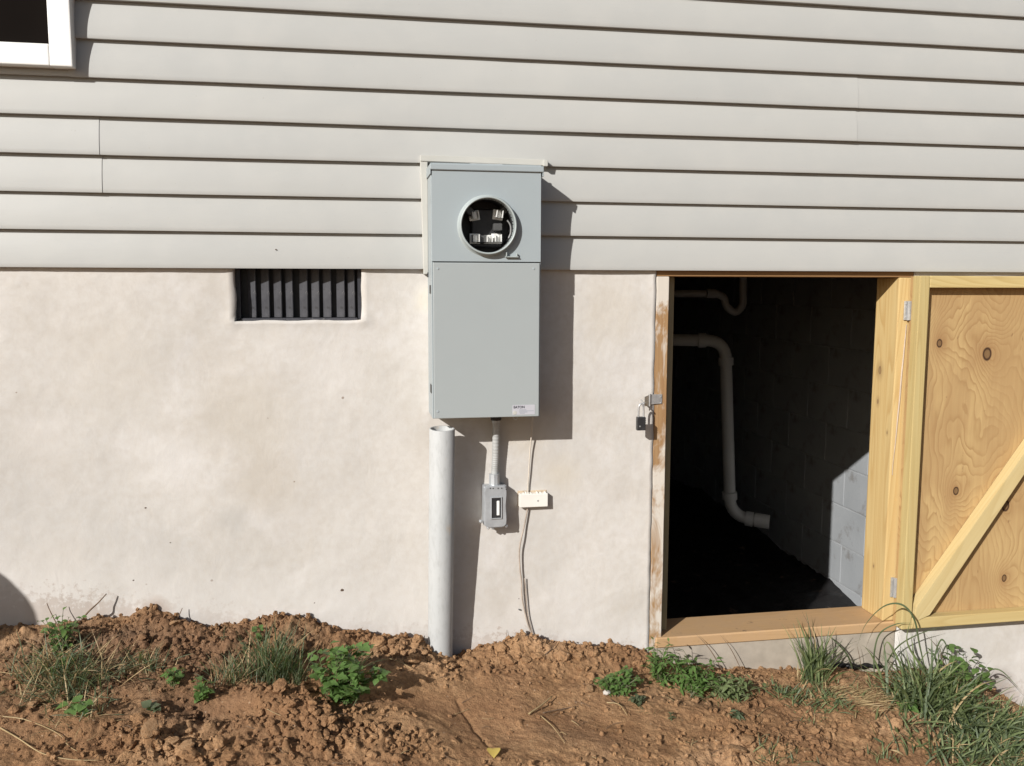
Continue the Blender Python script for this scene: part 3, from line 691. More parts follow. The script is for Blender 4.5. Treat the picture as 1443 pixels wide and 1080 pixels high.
for i in range(240):
    t = i/239*(len(cpath)-1); k = min(int(t), len(cpath)-2); pp.append(cpath[k].lerp(cpath[k+1], t-k))
obj('conduit_hose', tube(pp, rib, 20), FLEX, cd, smooth=True)
for a, b_, r_ in ((0, 14, .0165), (14, 24, .0128)):
    obj('connector', tube([pp[a], pp[b_]], r_, 8 if r_ > .016 else 20), DARKPL if a == 0 else GALV, cd)
obj('connector', tube([P(696.5, 668, -.030), P(696.5, 684, -.032)], .0165, 10), GALV, cd, label='lower conduit connector nut')
# outlet box
q0 = P(681, 686, -.055); q1 = P(716, 743, -.055); bc = (q0+q1)/2; w2 = (q1.x-q0.x)/2; h2 = (q0.z-q1.z)/2
ob = thing('outlet_box', 'grey weatherproof outlet box with a waisted cover and slotted window', 'electrical box', (bc.x, 0, bc.z-h2))
obj('box_body', bx(bc.x-w2+.003, bc.x+w2-.002, -.040, -.001, bc.z-h2+.003, bc.z+h2-.003, .004, 2), GALV, ob)
pl = []
for k in range(40):
    a = 2*math.pi*k/40; c, s = math.cos(a), math.sin(a); ex = .35
    x = math.copysign(abs(c)**ex, c); z = math.copysign(abs(s)**ex, s); pl.append((bc.x+x*w2*(1-.13*(1-abs(z))*(abs(x) > .6)), bc.z+z*h2))
obj('box_cover', prism([(bc.x+(x-bc.x)*.97, z) for x, z in pl], -.0545, -.0405, bev=.002), GALV, ob)
obj('box_flange', prism([(bc.x+(x-bc.x)*1.0, bc.z+(z-bc.z)*1.01) for x, z in pl], -.0445, -.0400), GALV, ob)
wx, wz = P(699.5, 717, -.055).x, P(699.5, 716, -.055).z
lip = bmesh.new()
for a in ((-.017, -.014, -.034, .034), (.014, .017, -.034, .034)): bx(wx+a[0], wx+a[1], -.0585, -.0546, wz+a[2], wz+a[3], .0008, 1, lip)
for a in ((-.0139, .0139, .031, .034), (-.0139, .0139, -.034, -.031)): bx(wx+a[0], wx+a[1], -.0583, -.0546, wz+a[2], wz+a[3], .0008, 1, lip)
obj('window_lip', lip, GALV, ob)
obj('window_slot', bx(wx-.0135, wx+.0135, -.0553, -.0540, wz-.0305, wz+.0305), DARKPL, ob)
obj('receptacle', bx(wx+.001, wx+.0095, -.0575, -.0554, wz-.023, wz+.022, .001, 1), WHITE, ob)
for px_, py_ in ((691, 688.5), (695, 688.5), (702, 688.5), (707, 688.5), (713.5, 690)):
    c = P(px_, py_, -.056); obj('cover_screw', lathe([(.0001, -.0012), (.0017, -.001), (.002, .001)], (c.x, -.0550, c.z), seg=10), DARKPL, ob)
for px_, py_ in ((677.5, 735), (688, 744), (694, 744), (713, 741)):
    c = P(px_, py_, -.045); obj('lug', lathe([(.0015, -.005), (.0045, -.004), (.005, .005)], (c.x, -.045, c.z), seg=12), GALV, ob)
# telephone junction box
q0 = P(732, 697, -.026); q1 = P(772, 714, -.026)
tj = thing('cable_junction_box', 'small ivory cable junction box with one screw, beside the outlet box', 'junction box', ((q0.x+q1.x)/2, 0, q1.z))
obj('cover', bx(q0.x, q1.x, -.027, -.006, q1.z, q0.z, .0022, 2), IVORY, tj)
obj('base_plate', bx(q0.x-.002, q1.x+.001, -.0055, -.001, q1.z-.001, q0.z+.006, .001), flat('dirty_ivory', (.45, .36, .26), .7, .3, var=.4, scale=50), tj)
c = P(758, 706, -.028); obj('screw', lathe([(.0001, -.0016), (.0022, -.0014), (.003, .0)], (c.x, -.027, c.z), seg=12), STEEL, tj)
for px_ in (738, 741, 744, 748, 757, 762, 768):
    c = P(px_, 695.5, -.018); obj('entry_tab', bx(c.x-.0022, c.x+.0022, -.022, -.008, q0.z-.002, q0.z+.002+.003*random.random(), .0006), IVORY, tj)
# wires
def wirepath(pts): return smooth_path([P(*p) for p in pts], 8)
solo('upper_wire', tube(wirepath([(751, 586, -.03), (749, 612, -.022), (747, 635, -.017), (745.5, 660, -.014), (744, 685, -.012), (744, 697, -.012)]), .0021, 8), flat('pale_wire', (.55, .49, .42), .5, .4), P(744, 697, -.01),
     'thin pale wire dropping from the meter panel into the ivory junction box', 'wire', True)
solo('lower_wire', tube(wirepath([(744, 714, -.012), (739, 740, -.014), (735, 757, -.018), (732, 775, -.017), (732.5, 800, -.016), (735, 820, -.013), (735.5, 840, -.014), (739, 860, -.012), (744, 880, -.010), (751, 897, -.010), (757, 912, -.014), (763, 930, -.03)]), .0024, 8), WIRE, P(757, 910, -.01),
     'thin brown wire running from the ivory junction box down the wall into the soil', 'wire', True)
solo('wire_tail', tube(wirepath([(739, 815, -.013), (741, 832, -.010), (743, 860, -.012), (747, 880, -.012), (753, 898, -.012), (759, 912, -.018)]), .0017, 8), WIRE, P(757, 910, -.01),
     'short second wire strand twisted beside the brown wire near the soil', 'wire', True)
solo('wall_nail', tube([P(731, 859, -.014), P(733.5, 860, -.002)], .0022, 8), DARKPL, P(733, 860, 0), 'small rusty nail stub in the stucco left of the brown wire', 'nail')

# ---------------------------------------------------------------- HASP AND PADLOCK
hs = bmesh.new(); a = P(933, 563, -.008); b_ = P(912, 564, -.03); zt = P(920, 556, -.02).z; zb = P(920, 572, -.02).z
hexa([(b_.x+.012, -.014, zb+.003), (a.x, -.009, zb+.004), (a.x, -.0065, zb+.004), (b_.x+.012, -.0115, zb+.003), (b_.x+.012, -.014, zt-.001), (a.x, -.009, zt-.002), (a.x, -.0065, zt-.002), (b_.x+.012, -.0115, zt-.001)], .0006, hs)
hasp = thing('door_hasp', 'zinc hasp screwed to the weathered left jamb of the hatch', 'hasp', (a.x, 0, zb))
obj('hasp_plate', hs, STEEL, hasp)
fl = hexa([(b_.x-.010, -.034, zb+.000), (b_.x+.013, -.0165, zb+.001), (b_.x+.013, -.014, zb+.001), (b_.x-.010, -.031, zb-.000), (b_.x-.010, -.034, zt-.006), (b_.x+.013, -.0165, zt-.001), (b_.x+.013, -.014, zt-.001), (b_.x-.010, -.031, zt-.006)], .0006)
obj('hasp_flap', fl, STEEL, hasp)
obj('hasp_knuckle', tube([(b_.x+.0125, -.016, zb-.002), (b_.x+.0125, -.016, zt+.001)], .0035, 10), STEEL, hasp)
for px_, py_ in ((931, 560), (931, 568), (926, 564)):
    c = P(px_, py_, -.01); obj('screw', lathe([(.0001, -.0018), (.0022, -.0014), (.0028, .0)], (c.x, -.0095, c.z), seg=10), STEEL, hasp)
stp = P(906, 566, -.036); obj('staple', tube(smooth_path([(stp.x-.004, -.030, stp.z+.004), (stp.x-.008, -.058, stp.z+.001), (stp.x-.004, -.062, stp.z-.006), (stp.x+.004, -.040, stp.z-.004)], 5), .0024, 8), STEEL, hasp)
LK = P(903, 597, -.060); lz0, lz1 = P(903, 606.5, -.060).z, P(903, 587.5, -.060).z; lw = .0135
pk = thing('padlock', 'small black padlock hanging open-shackled from the hasp beside the hatch', 'padlock', (LK.x, LK.y, lz0))
pk['label'] = 'small black padlock hanging from the hasp beside the hatch'
obj('lock_body', bx(LK.x-lw, LK.x+lw, LK.y-.008, LK.y+.008, lz0, lz1, .003, 3), LOCKB, pk)
sp_ = [(LK.x-.008, LK.y, lz1-.004), (LK.x-.008, LK.y, lz1+.020), (LK.x-.006, LK.y, lz1+.034), (LK.x, LK.y, lz1+.040), (LK.x+.006, LK.y, lz1+.034), (LK.x+.008, LK.y, lz1+.020), (LK.x+.008, LK.y, lz1-.004)]
obj('shackle', tube(smooth_path(sp_, 5), .0030, 10), STEEL, pk, smooth=True)
for k in range(3): obj('body_groove', bx(LK.x-lw-.0003, LK.x+lw+.0003, LK.y-.0086, LK.y-.0079, lz1-.006-k*.006, lz1-.0045-k*.006), DARKPL, pk)
obj('keyhole_cover', lathe([(.0001, -.0012), (.0022, -.001), (.0025, 0)], (LK.x-.005, LK.y-.008, lz0+.013), seg=12), STEEL, pk)

# ---------------------------------------------------------------- PIPES IN THE CRAWLSPACE
YP = 1.72
dp = thing('drain_pipe', 'white plastic drain pipe with two elbows inside the dark crawlspace', 'pipe', P(1030, 735, YP))
RP = .031
def bend(a, c, b_, r, n=8):
    a, c, b_ = Vector(a), Vector(c), Vector(b_); s = c+(a-c).normalized()*r; e_ = c+(b_-c).normalized()*r
    return [s.lerp(c, t).lerp(c.lerp(e_, t), t) for t in [i/n for i in range(n+1)]]
A = P(860, 479, YP+.15); B = P(1022, 480, YP); C = P(1029, 727, YP); D_ = P(1084, 736, YP-.1)
obj('pipe_run', tube([A]+bend(A, B, C, .10)+bend(B, C, D_, .10)+[D_], RP, 20), PVCW, dp, smooth=True)
for p, q in ((B+(A-B).normalized()*.10, B+(A-B).normalized()*.14), (B+(C-B).normalized()*.09, B+(C-B).normalized()*.13), (C+(B-C).normalized()*.09, C+(B-C).normalized()*.13), (C+(D_-C).normalized()*.08, C+(D_-C).normalized()*.12)):
    obj('coupling', tube([p, q], RP*1.26, 20), PVCW, dp)
obj('coupling', tube([D_-(D_-C).normalized()*.075, D_], RP*1.2, 20), PVCW, dp)
YT = 2.1
tp = thing('trap_pipe', 'thin white pipe with a U-shaped trap high inside the crawlspace', 'pipe', P(1036, 440, YT))
a = P(900, 414, YT+.1); b1 = P(1010, 414, YT); c1 = P(1024, 432, YT); c2 = P(1036, 440, YT); c3 = P(1046, 430, YT); d1 = P(1047, 385, YT)
obj('trap_tube', tube([a]+smooth_path([b1, P(1020, 420, YT), c1, c2, c3, P(1047, 410, YT), d1], 6), .021, 16), PVCW, tp, smooth=True)
obj('coupling', tube([P(995, 413.5, YT), P(1008, 414, YT)], .026, 16), PVCW, tp)

# ---------------------------------------------------------------- GROUND
basepts = [(-60, 880), (0, 885), (90, 878), (150, 872), (190, 872), (215, 862), (235, 866), (262, 874), (300, 886), (340, 886), (400, 874), (440, 880), (480, 890), (515, 896), (560, 900), (590, 906), (605, 912), (640, 925), (665, 920), (700, 908), (740, 905), (800, 912), (850, 918), (905, 920), (940, 934), (1010, 941), (1100, 943), (1165, 942), (1240, 945), (1300, 944), (1340, 950), (1380, 962), (1443, 1000), (1500, 1030)]
bx_, bz_ = zip(*[(P(a, b_).x, P(a, b_).z) for a, b_ in basepts])
dx = .004
XS = np.concatenate([-np.geomspace(150, 1.75, 60), np.arange(-1.7, 2.75, dx), np.geomspace(2.8, 150, 60)])
YS = np.concatenate([-np.geomspace(150, 1.05, 60), np.arange(-1.0, .032, dx), np.geomspace(.06, 150, 40)])
X, Y = np.meshgrid(XS, YS)
base = np.interp(X, bx_, bz_)
smooth_base = np.interp(X, [-150, -1.2, -.5, .3, 1.0, 1.6, 2.0, 2.6, 150], [EYE-.98, EYE-.98, EYE-1.00, EYE-1.11, EYE-1.20, EYE-1.27, EYE-1.40, EYE-1.55, EYE-1.7])
d_ = np.clip(-Y, 0, None)
Z = smooth_base+(base-smooth_base)*np.exp(-(d_/.10)**1.5)
Z += .004*np.exp(-((d_-.06)/.06)**2)
Z -= np.interp(d_, [0, .1, .5, 1.2, 3, 150], [0, .010, .075, .19, .42, 1.5])
near = np.clip(1.5-np.maximum(np.abs(X-.4)/2.4, d_/1.4)*1.0, 0, 1)
def surf(px, py):
    """rough ground position under a pixel, on the nominal slope"""
    d = ray(px, py); z = EYE-1.15
    for _ in range(20):
        t = (z-EYE)/d.z; p = CAM+d*t; yy = min(p.y, 0)
        z = float(np.interp(p.x, [-1.2, -.5, .3, 1.0, 1.6, 2.0, 2.6], [EYE-.98, EYE-1.00, EYE-1.11, EYE-1.20, EYE-1.27, EYE-1.40, EYE-1.55])-np.interp(-yy, [0, .1, .5, 1.2, 3], [0, .010, .075, .19, .42]))
    return p
def bump_at(px, py, rx, ry, h, p=2):
    global Z
    c = surf(px, py); Z = Z+h*np.exp(-(np.abs((X-c.x)/rx)**p+np.abs((Y-c.y)/ry)**p))
for a in [(215, 885, .05, .04, .012), (265, 900, .10, .05, .018), (400, 900, .10, .06, .020), (520, 915, .09, .06, .022), (580, 925, .07, .05, .022), (480, 925, .06, .05, .015), (730, 925, .13, .045, .035), (830, 930, .12, .05, .03), (880, 925, .06, .04, .02),
          (290, 1000, .09, .035, -.035), (255, 1035, .08, .03, -.02), (380, 990, .10, .05, .035), (440, 1010, .12, .06, .02), (560, 1010, .05, .08, .012), (620, 985, .16, .07, -.012), (690, 1020, .12, .08, -.022), (830, 1010, .18, .08, -.012),
          (60, 960, .14, .08, .01), (120, 1020, .10, .05, .015), (1000, 960, .14, .04, .02), (960, 1000, .1, .05, .012), (1150, 1000, .2, .05, -.008), (1060, 1060, .16, .05, .02), (160, 900, .15, .05, .015), (560, 960, .1, .05, .018)]:
    bump_at(*a)
rough = np.full_like(X, .45)
for px, py, r, v in [(100, 920, .22, .5), (280, 920, .25, .7), (420, 900, .2, .7), (540, 920, .15, .7), (740, 925, .16, .45), (860, 930, .12, .45), (450, 1030, .16, .9), (240, 1040, .14, .7), (560, 1050, .08, .6), (690, 1030, .26, -.42), (640, 980, .18, -.36), (870, 1020, .24, -.36), (780, 975, .14, -.2), (30, 1030, .18, -.15), (1150, 1020, .3, .1), (1060, 1070, .2, .3), (340, 1035, .07, -.5)]:
    c = surf(px, py); rough += v*np.exp(-((X-c.x)**2+(2.2*(Y-c.y))**2)/r**2)
rough = np.clip(rough, .07, 1.3)
Z += near*(.010*fbm(X, Y, 5, 3, 2)+rough*(.013*fbm(X, Y, 13, 4, 3)+.0052*fbm(X, Y, 62, 3, 4, .65)+.005*np.abs(fbm(X, Y, 34, 3, 44))))
rid = 1-np.abs(fbm(X, Y, 22, 3, 61)); Z += near*rough*.006*rid**2
# scraped lines in the smooth dug area
c = surf(700, 1030)
Z -= .006*np.exp(-((X-c.x+.04+.3*(Y-c.y)+.02*fbm(Y, X*0, 6, 2, 3))/.006)**2)*(np.abs(Y-c.y-.03) < .13)
Z += .002*fbm(X*.9+Y*2.1, Y*.6-X*.2, 26, 3, 88)*near*(1-np.clip(rough, 0, 1))
# embedded lumps
i0 = 60; iy0 = 60; nxd = len(np.arange(-1.7, 2.75, dx)); nyd = len(np.arange(-1.0, .032, dx))
def splat(cx, cy, r, h, seed):
    j0 = int((cx+1.7-1.4*r)/dx)+i0; j1 = int((cx+1.7+1.4*r)/dx)+i0+2; k0 = int((cy+1.0-1.4*r)/dx)+iy0; k1 = int((cy+1.0+1.4*r)/dx)+iy0+2
    j0, k0 = max(j0, i0), max(k0, iy0); j1, k1 = min(j1, i0+nxd), min(k1, iy0+nyd)
    if j1-j0 < 2 or k1-k0 < 2: return
    x, y = X[k0:k1, j0:j1]-cx, Y[k0:k1, j0:j1]-cy; a = np.arctan2(y, x); d = np.hypot(x, y)/r
    d = d/(1+.22*np.sin(a*2+seed)+.15*np.sin(a*3+seed*2.3)+.08*np.sin(a*5+seed*1.1))
    Z[k0:k1, j0:j1] += h*np.clip(1-d**2.2, 0, 1)**.5*(1+.3*np.sin(seed)*x/r)
cy_all = 0
for n in range(5200):
    x = rng.uniform(-1.35, 2.4); y = -abs(rng.uniform(0, .85)); jx = int((x+1.7)/dx)+i0; ky = int((y+1)/dx)+iy0
    w = rough[min(ky, Z.shape[0]-1), jx]
    if rng.random() > w**1.6*.9: continue
    r = .004+.015*rng.random()**3.6*(1 if w > .6 else .55); splat(x, y, r, r*rng.uniform(.5, .9), rng.uniform(0, 6))
inside = (Y > .03) & (X > XL) & (X < XR) & (Y < 9); Z = np.where(inside, -.95, Z)
tone = np.zeros_like(X)
for px, py, r, v in [(80, 930, .24, .95), (230, 930, .22, .9), (330, 930, .16, .75), (400, 910, .16, .4), (270, 1000, .14, .9), (20, 1000, .18, .35), (820, 1040, .12, .35), (1180, 940, .25, .3), (1330, 1000, .22, .5), (520, 935, .08, .5), (1380, 1060, .2, .5), (900, 970, .12, .25), (1000, 985, .10, .2)]:
    c = surf(px, py); tone += v*np.exp(-((X-c.x)**2+(1.8*(Y-c.y))**2)/r**2)
tone += np.clip((d_-1.1)/.6, 0, 1)
tone = np.clip(tone+.30*fbm(X, Y, 9, 4, 71)*(tone > .05), 0, 1)
def HZ(x, y):
    j = (x+1.7)/dx; k = (y+1.0)/dx
    if 0 <= j < nxd-1 and 0 <= k < nyd-1:
        j0, k0 = int(j), int(k); return float(Z[iy0+k0, i0+j0])
    return float(Z[np.argmin(np.abs(YS-y)), np.argmin(np.abs(XS-x))])
def G(px, py):
    """where the sight line through a pixel meets the ground"""
    d = ray(px, py); t = 1.2
    while t < 4:
        p = CAM+d*t
        if p.y > .02: p.y = 0.0; p.z = HZ(p.x, -.004); return p
        if p.z < HZ(p.x, p.y): return Vector((p.x, p.y, HZ(p.x, p.y)))
        t += .004
    return surf(px, py)
nv, nh = Z.shape
co = np.stack([X, Y, Z], -1).reshape(-1, 3).astype(np.float32)
idx = np.arange(nv*nh).reshape(nv, nh); fa = np.stack([idx[:-1, :-1], idx[:-1, 1:], idx[1:, 1:], idx[1:, :-1]], -1).reshape(-1, 4)
gm = bpy.data.meshes.new('ground'); gm.vertices.add(len(co)); gm.vertices.foreach_set('co', co.ravel()); gm.loops.add(fa.size); gm.loops.foreach_set('vertex_index', fa.ravel().astype(np.int32))
gm.polygons.add(len(fa)); gm.polygons.foreach_set('loop_start', np.arange(0, fa.size, 4, dtype=np.int32)); gm.polygons.foreach_set('loop_total', np.full(len(fa), 4, np.int32))
gm.update(); gm.validate(); gm.polygons.foreach_set('use_smooth', np.ones(len(fa), bool))
at_ = gm.attributes.new('tone', 'FLOAT', 'POINT'); at_.data.foreach_set('value', tone.ravel().astype(np.float32))
link('ground', gm, SOIL, kind='structure', label='reddish brown bare soil sloping away from the wall')
# ---- soil clods
def clod_bm(r, seed, sub=2):
    b = bmesh.new(); bmesh.ops.create_icosphere(b, subdivisions=sub, radius=r)
    o = Vector((seed*1.7, seed*.9, seed*2.3)); sc = (random.uniform(.8, 1.3), random.uniform(.75, 1.1), random.uniform(.6, .85))
    cuts = [Vector((random.gauss(0, 1), random.gauss(0, 1), random.gauss(0, 1))).normalized() for _ in range(6)]
    from mathutils import noise
    for v in b.verts:
        n = v.co.normalized(); k = 1+.34*noise.noise(n*1.6+o)+.22*noise.noise(n*3.7+o)+.13*noise.noise(n*8+o)
        for c in cuts:
            q = n.dot(c)*k
            if q > .72: k *= .72/q
        v.co = Vector((n.x*sc[0], n.y*sc[1], n.z*sc[2]))*r*k
    return b
def set_tone(me, v):
    a = me.attributes.new('tone', 'FLOAT', 'POINT'); a.data.foreach_set('value', np.full(len(me.vertices), v, np.float32))
clod_me = []
for i in range(9):
    b = clod_bm(1.0, i+1, 3); me = bpy.data.meshes.new('soil_clod'); b.to_mesh(me); b.free(); set_tone(me, 0.0 if i < 6 else .6); me.materials.append(SOIL); clod_me.append(me)
PALE = MT('pale_earth', .9, .2); _n = PALE.noise(3, None, 5, .65); PALE.base(PALE.mix(PALE.ramp(_n, [(.35, 0), (.7, 1)]), (.34, .185, .09), (.50, .33, .19))); PALE.bump(PALE.noise(12, None, 6, .7), .6, .15); PALE = PALE.m
SPEC = [(210, 1030, 11, 'pale ochre lump standing upright in the lower left soil', 1), (245, 1046, 12, 'ochre clod at the left rim of the small dug pit', 1), (262, 1050, 10, 'ochre clod leaning on its neighbour at the pit rim', 1), (296, 1052, 10, 'brown clod on the right rim of the small dug pit', 0), (268, 1064, 12, 'flat brown clod below the small dug pit', 0),
        (395, 968, 13, 'large flat-topped clod above the crumbly heap left of the leafy weed', 0), (424, 973, 9, 'round clod beside the leafy weed on its left', 0), (47, 992, 9, 'flat tan stone lying in the dark soil at far left', 1), (195, 1012, 9, 'brown clod just above the pale upright lump', 0), (245, 878, 6, 'small orange clod against the stucco at left', 1),
        (830, 970, 8, 'pale round clod left of the white pebble', 1), (1040, 1052, 17, 'long tan stone half buried in the lower right soil', 1), (1052, 1042, 10, 'brown clod behind the long tan stone', 0), (1140, 1078, 30, 'large flat pale rock cut by the bottom edge of the picture', 1), (1102, 1072, 8, 'small pale stone left of the large flat rock', 1), (1317, 1048, 7, 'reddish clod at the left foot of the big grass clump', 0),
        (1262, 1020, 14, 'broad reddish clod left of the big grass clump', 0), (440, 990, 8, 'clod below the leafy weed', 0), (590, 900, 7, 'clod against the wall left of the riser pipe', 0), (536, 905, 12, 'rounded clod of the heap between weed and pipe', 0), (706, 912, 9, 'clod on the crest of the ridge right of the pipe', 0), (760, 925, 9, 'cracked clod on the ridge below the brown wire', 0),
        (815, 925, 10, 'rounded clod on the ridge right of the brown wire', 0), (836, 922, 8, 'clod at the right end of the ridge', 0), (165, 1045, 8, 'brown clod in the bottom left soil', 0), (325, 1068, 9, 'clod at the bottom edge left of the smooth scrape', 0), (22, 905, 8, 'brown clod by the wall at the far left edge', 0), (655, 935, 7, 'clod in front of the riser pipe foot', 0)]
def place_clod(px, py, rp, i, label=None, pale=False, group=None, tonei=None, flat_=1.0):
    p = G(px, py+rp*.35); r = rp*(DIST+p.y+.2)/FPX
    o = bpy.data.objects.new('soil_clod', clod_me[i if tonei is None else tonei]); COL.objects.link(o)
    if pale:
        m2 = o.data.copy(); m2.materials.clear(); m2.materials.append(PALE); o.data = m2
    o.location = (p.x, p.y, HZ(p.x, p.y)+r*.25*flat_); o.scale = (r, r, r*flat_); o.rotation_euler = (random.uniform(-.4, .4), random.uniform(-.4, .4), random.uniform(0, 6.3))
    o['label'] = label; o['category'] = 'clod'
    if group: o['group'] = group
for i, (px, py, rp, lab, pale) in enumerate(SPEC):
    place_clod(px, py, rp, i % 6, lab, pale, flat_=.45 if rp > 15 else .9)
    if 'stone' in lab or 'rock' in lab:
        bpy.context.scene.collection.objects[-1]['category'] = 'stone'; bpy.context.scene.collection.objects[-1].name = 'stone'
k = 0
for cxp, cyp, sx, sy, n in ((450, 1030, 75, 36, 46), (250, 1045, 60, 25, 22), (560, 1045, 25, 25, 8), (780, 930, 90, 14, 16), (540, 920, 60, 20, 16), (1180, 1050, 110, 25, 18), (400, 905, 50, 15, 12), (100, 950, 90, 50, 12), (960, 1040, 80, 25, 6), (280, 890, 60, 15, 8)):
    for _ in range(n):
        px, py = random.gauss(cxp, sx*.6), random.gauss(cyp, sy*.6)
        if py < 900 or py > 1090: continue
        place_clod(px, py, random.uniform(3.5, 7.5) if random.random() < .85 else random.uniform(7.5, 10), k % 6, 'small crumbly clod of reddish soil lying among others like it', False, 'small soil clods', 6+k % 3 if px < 330 and py < 1000 else None); k += 1
peb = clod_bm(.011, 3.3, 3); pp_ = G(855, 980); bmesh.ops.translate(peb, verts=peb.verts, vec=pp_+Vector((0, 0, .006)))
solo('white_pebble', peb, flat('pebble_white', (.50, .46, .42), .7), pp_, 'small white pebble among the low weeds left of the hatch', 'pebble', True)
peb = clod_bm(.008, 5.3, 3); pp_ = G(993, 973); bmesh.ops.translate(peb, verts=peb.verts, vec=pp_+Vector((0, 0, .005)))
solo('white_pebble', peb, bpy.data.materials['pebble_white'], pp_, 'tiny white stone chip at the foot of the weeds under the hatch', 'pebble', True)
# crumbs: one uncountable scatter
def crumbs(N):
    ico = bmesh.new(); bmesh.ops.create_icosphere(ico, subdivisions=1, radius=1); V0 = np.array([v.co[:] for v in ico.verts]); F0 = np.array([[v.index for v in f.verts] for f in ico.faces]); ico.free()
    ico = bmesh.new(); bmesh.ops.create_icosphere(ico, subdivisions=2, radius=1); V1 = np.array([v.co[:] for v in ico.verts]); F1 = np.array([[v.index for v in f.verts] for f in ico.faces]); ico.free()
    vs_, fs_, off, tn = [], [], 0, []
    while N > 0:
        x = rng.uniform(-1.3, 2.4); y = -rng.uniform(.0, .8); jx = int((x+1.7)/dx)+i0; ky = int((y+1)/dx)+iy0; w = rough[ky, jx]
        if rng.random() > .03+w*w*1.3: continue
        N -= 1
        r = .0012+.0075*rng.random()**4.2; Vb, Fb = (V0, F0) if r < .0045 else (V1, F1)
        s = r*rng.uniform(.65, 1.25, 3); v = Vb*(1+rng.uniform(-.34, .30, (len(Vb), 1)))*s
        a = rng.uniform(0, 6.28); c, s_ = math.cos(a), math.sin(a); v = v @ np.array([[c, -s_, 0], [s_, c, 0], [0, 0, 1]])
        vs_.append(v+[x, y, Z[ky, jx]+r*.3]); fs_.append(Fb+off); off += len(Vb); tn.append(np.full(len(Vb), tone[ky, jx]*.8))
    me = bpy.data.meshes.new('soil_crumbs'); v = np.concatenate(vs_); f = np.concatenate(fs_); me.from_pydata(v.tolist(), [], f.tolist())
    a = me.attributes.new('tone', 'FLOAT', 'POINT'); a.data.foreach_set('value', np.concatenate(tn).astype(np.float32)); return me
link('soil_crumbs', crumbs(15000), SOIL, kind='stuff', label='loose crumbs of soil scattered over the ground', category='soil crumbs')

# ---------------------------------------------------------------- PLANTS
GRASS = mk_leaf('grass_blade', (.11, .155, .062), (.25, .29, .14)); GRASSB = mk_leaf('grass_blue', (.085, .12, .065), (.17, .205, .12))
LEAF = mk_leaf('weed_leaf', (.075, .145, .036), (.15, .245, .075), (.34, .5, .08), .3); LEAFD = mk_leaf('dull_leaf', (.085, .11, .06), (.16, .185, .11))
STRAW = mk_leaf('dry_straw', (.33, .24, .12), (.48, .36, .2), (.5, .35, .15), .15); TWIG = flat('twig_bark', (.16, .11, .075), .85, .2, var=.3, scale=60)
STEM = mk_leaf('weed_stem', (.08, .09, .045), (.16, .15, .08), (.3, .3, .1), .1)
def blade(bm, root, az, L, w, lean, curl, seg=7, tw=0.0, mi=0):
    """grass blade: grows from root, leans by angle lean, bends over by curl"""
    p = Vector(root); ang = lean; hd = Vector((math.cos(az), math.sin(az), 0)); side0 = Vector((-math.sin(az), math.cos(az), 0)); rows = []
    for i in range(seg+1):
        t = i/seg; ww = w*(.55+.9*t)*(1-t)**.6 if t < .3 else w*(1-((t-.3)/.7)**1.6)*.85
        ww = max(ww, w*.04); up = Vector((0, 0, math.cos(ang)))+hd*math.sin(ang); nrm = up.cross(side0)
        sd = side0*math.cos(tw*t)+nrm*math.sin(tw*t)
        rows.append((bm.verts.new(p-sd*ww/2), bm.verts.new(p+nrm*ww*.14), bm.verts.new(p+sd*ww/2)))
        p = p+up*(L/seg); ang += curl/seg*(.5+t)
    for a, b in zip(rows, rows[1:]):
        for k in (0, 1):
            f = bm.faces.new((a[k], a[k+1], b[k+1], b[k])); f.material_index = mi
def leafmesh(kind):
    b = bmesh.new(); n = 7
    for side in (1,):
        L, M_, Rr = [], [], []
        for i in range(n+1):
            t = i/n
            wd = {'oval': math.sin(math.pi*t**.8)*.36, 'lance': math.sin(math.pi*t**.7)*.17, 'lobed': (math.sin(math.pi*t**.75)*.40)*(1+.30*math.cos(t*math.pi*5)), 'broad': math.sin(math.pi*t**.62)*.5}[kind]
            z = .22*t-.45*t*t+.02*math.sin(t*9); L.append(b.verts.new((t, -wd, z+wd*.28+.02*math.sin(t*14)))); M_.append(b.verts.new((t, 0, z))); Rr.append(b.verts.new((t, wd, z+wd*.28+.02*math.cos(t*12))))
        for i in range(n):
            for a, c in ((L, M_), (M_, Rr)):
                if i == 0: f = b.faces.new((a[0], c[0], c[1], a[1]))
                else: b.faces.new((a[i], c[i], c[i+1], a[i+1]))
    me = bpy.data.meshes.new('leaf'); b.to_mesh(me); b.free(); me.polygons.foreach_set('use_smooth', [True]*len(me.polygons)); return me
LM = {k: leafmesh(k) for k in ('oval', 'lance', 'lobed', 'broad')}
LMC = {}
def leaf(parent, pos, az, pitch, size, kind, mat, roll=0.0):
    key = (kind, mat.name)
    if key not in LMC:
        me = LM[kind].copy(); me.materials.clear(); me.materials.append(mat); LMC[key] = me
    o = bpy.data.objects.new('leaf', LMC[key]); COL.objects.link(o); o.parent = parent
    o.location = Vector(pos)-root_loc(parent); o.rotation_euler = Euler((roll, -pitch, az), 'XYZ'); o.scale = (size, size*random.uniform(.85, 1.15), size)
def mpx(px): return px*2.45/FPX
